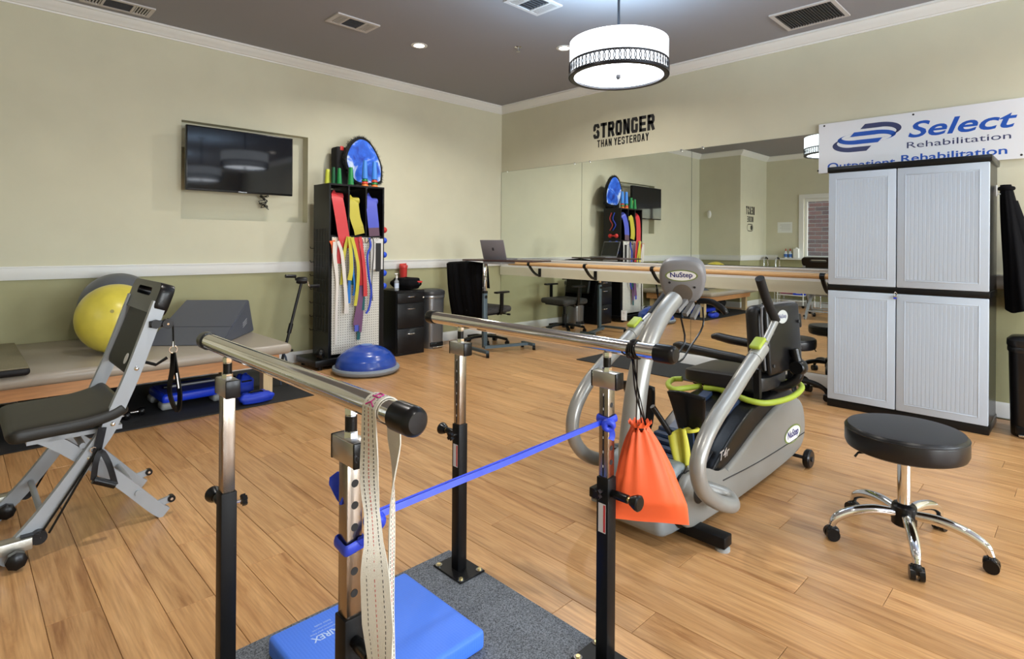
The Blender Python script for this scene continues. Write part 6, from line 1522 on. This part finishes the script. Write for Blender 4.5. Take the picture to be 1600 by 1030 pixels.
# walking frame by the back wall
t = thing('walking_frame', 'folded chrome walking frame standing by the back wall', 'walking frame', (XB + .2, 4.75, 0))
for y in (4.62, 4.86):
    MB().tube([(XB + .12, y, .02), (XB + .14, y, .7), (XB + .18, y, .98), (XB + .26, y, 1.0), (XB + .34, y, .97), (XB + .38, y, .7), (XB + .42, y, .02)], .013, 10, sm=4).build('side_frame', CHROME, t)
    MB().tube([(XB + .18, y, .985), (XB + .26, y, 1.003), (XB + .33, y, .98)], .019, 10, sm=3).build('hand_grip', BLACK, t)
    for x in (XB + .12, XB + .42): MB().cyl((x, y, 0), (x, y, .04), .018, 12).build('rubber_foot', RUBBER, t)
MB().tube([(XB + .14, 4.62, .7), (XB + .14, 4.86, .7)], .011, 10).tube([(XB + .13, 4.62, .45), (XB + .13, 4.86, .45)], .011, 10).build('cross_bar', CHROME, t)
# low white cart with bolsters
t = thing('utility_cart', 'low white wire cart under the back window, seen in the mirror', 'cart', (XB + .3, 4.3, 0))
for z in (.13, .24): MB().rbox(XB + .08, XB + .48, 4.02, 4.56, z, z + .015, .004, 1).build('shelf', WHITE, t)
for x in (XB + .1, XB + .46):
    for y in (4.04, 4.54):
        MB().cyl((x, y, .05), (x, y, .42), .01, 10).build('upright', WHITE, t); MB().cyl((x - .012, y, .026), (x + .012, y, .026), .026, 12).build('caster', BLACK, t)
t = thing('bolster', 'pink round bolster on the low white cart, seen in the mirror', 'bolster', (XB + .28, 4.42, .255))
MB().lathe([(0, -.13), (.06, -.13), (.075, -.11), (.075, .11), (.06, .13), (0, .13)], (XB + .28, 4.42, .332), (0, 1, .0), 20, cap=False).build('cover', mat('pink_vinyl', srgb(222, 130, 160), .5), t)
for s in (-1, 1): MB().lathe([(0, .0), (.02, .0), (.02, .004), (0, .004)], (XB + .28, 4.42 + s * .13, .332), (0, s, 0), 14, cap=False).build('end_button', mat('pink_vinyl', srgb(222, 130, 160), .5), t)
for k, z in enumerate((.255, .34)):
    t = thing('foam_block', ['lower blue foam block on the low white cart', 'upper blue foam block on the low white cart'][k], 'block', (XB + .28, 4.15, z), 'blue foam blocks on the cart')
    MB().rbox(XB + .14, XB + .40, 4.04, 4.26, z + .0005, z + .083, .01, 2).build('foam', BLUEP, t)
    MB().box(XB + .401, XB + .402, 4.1, 4.2, z + .03, z + .05).build('label', WHITE, t, 0)
# low black bench
t = thing('low_bench', 'low black bench with chrome legs under the back window', 'bench', (XB + .3, 3.45, 0))
MB().rbox(XB + .06, XB + .50, 2.95, 3.9, .36, .41, .012, 2).build('seat', VINYLB, t)
for y in (3.02, 3.83):
    MB().tube([(XB + .1, y, .0), (XB + .1, y, .355), (XB + .46, y, .355), (XB + .46, y, .0)], .012, 10).build('leg_frame', CHROME, t)
MB().tube([(XB + .1, 3.02, .1), (XB + .1, 3.83, .1)], .008, 8).build('stretcher', CHROME, t)
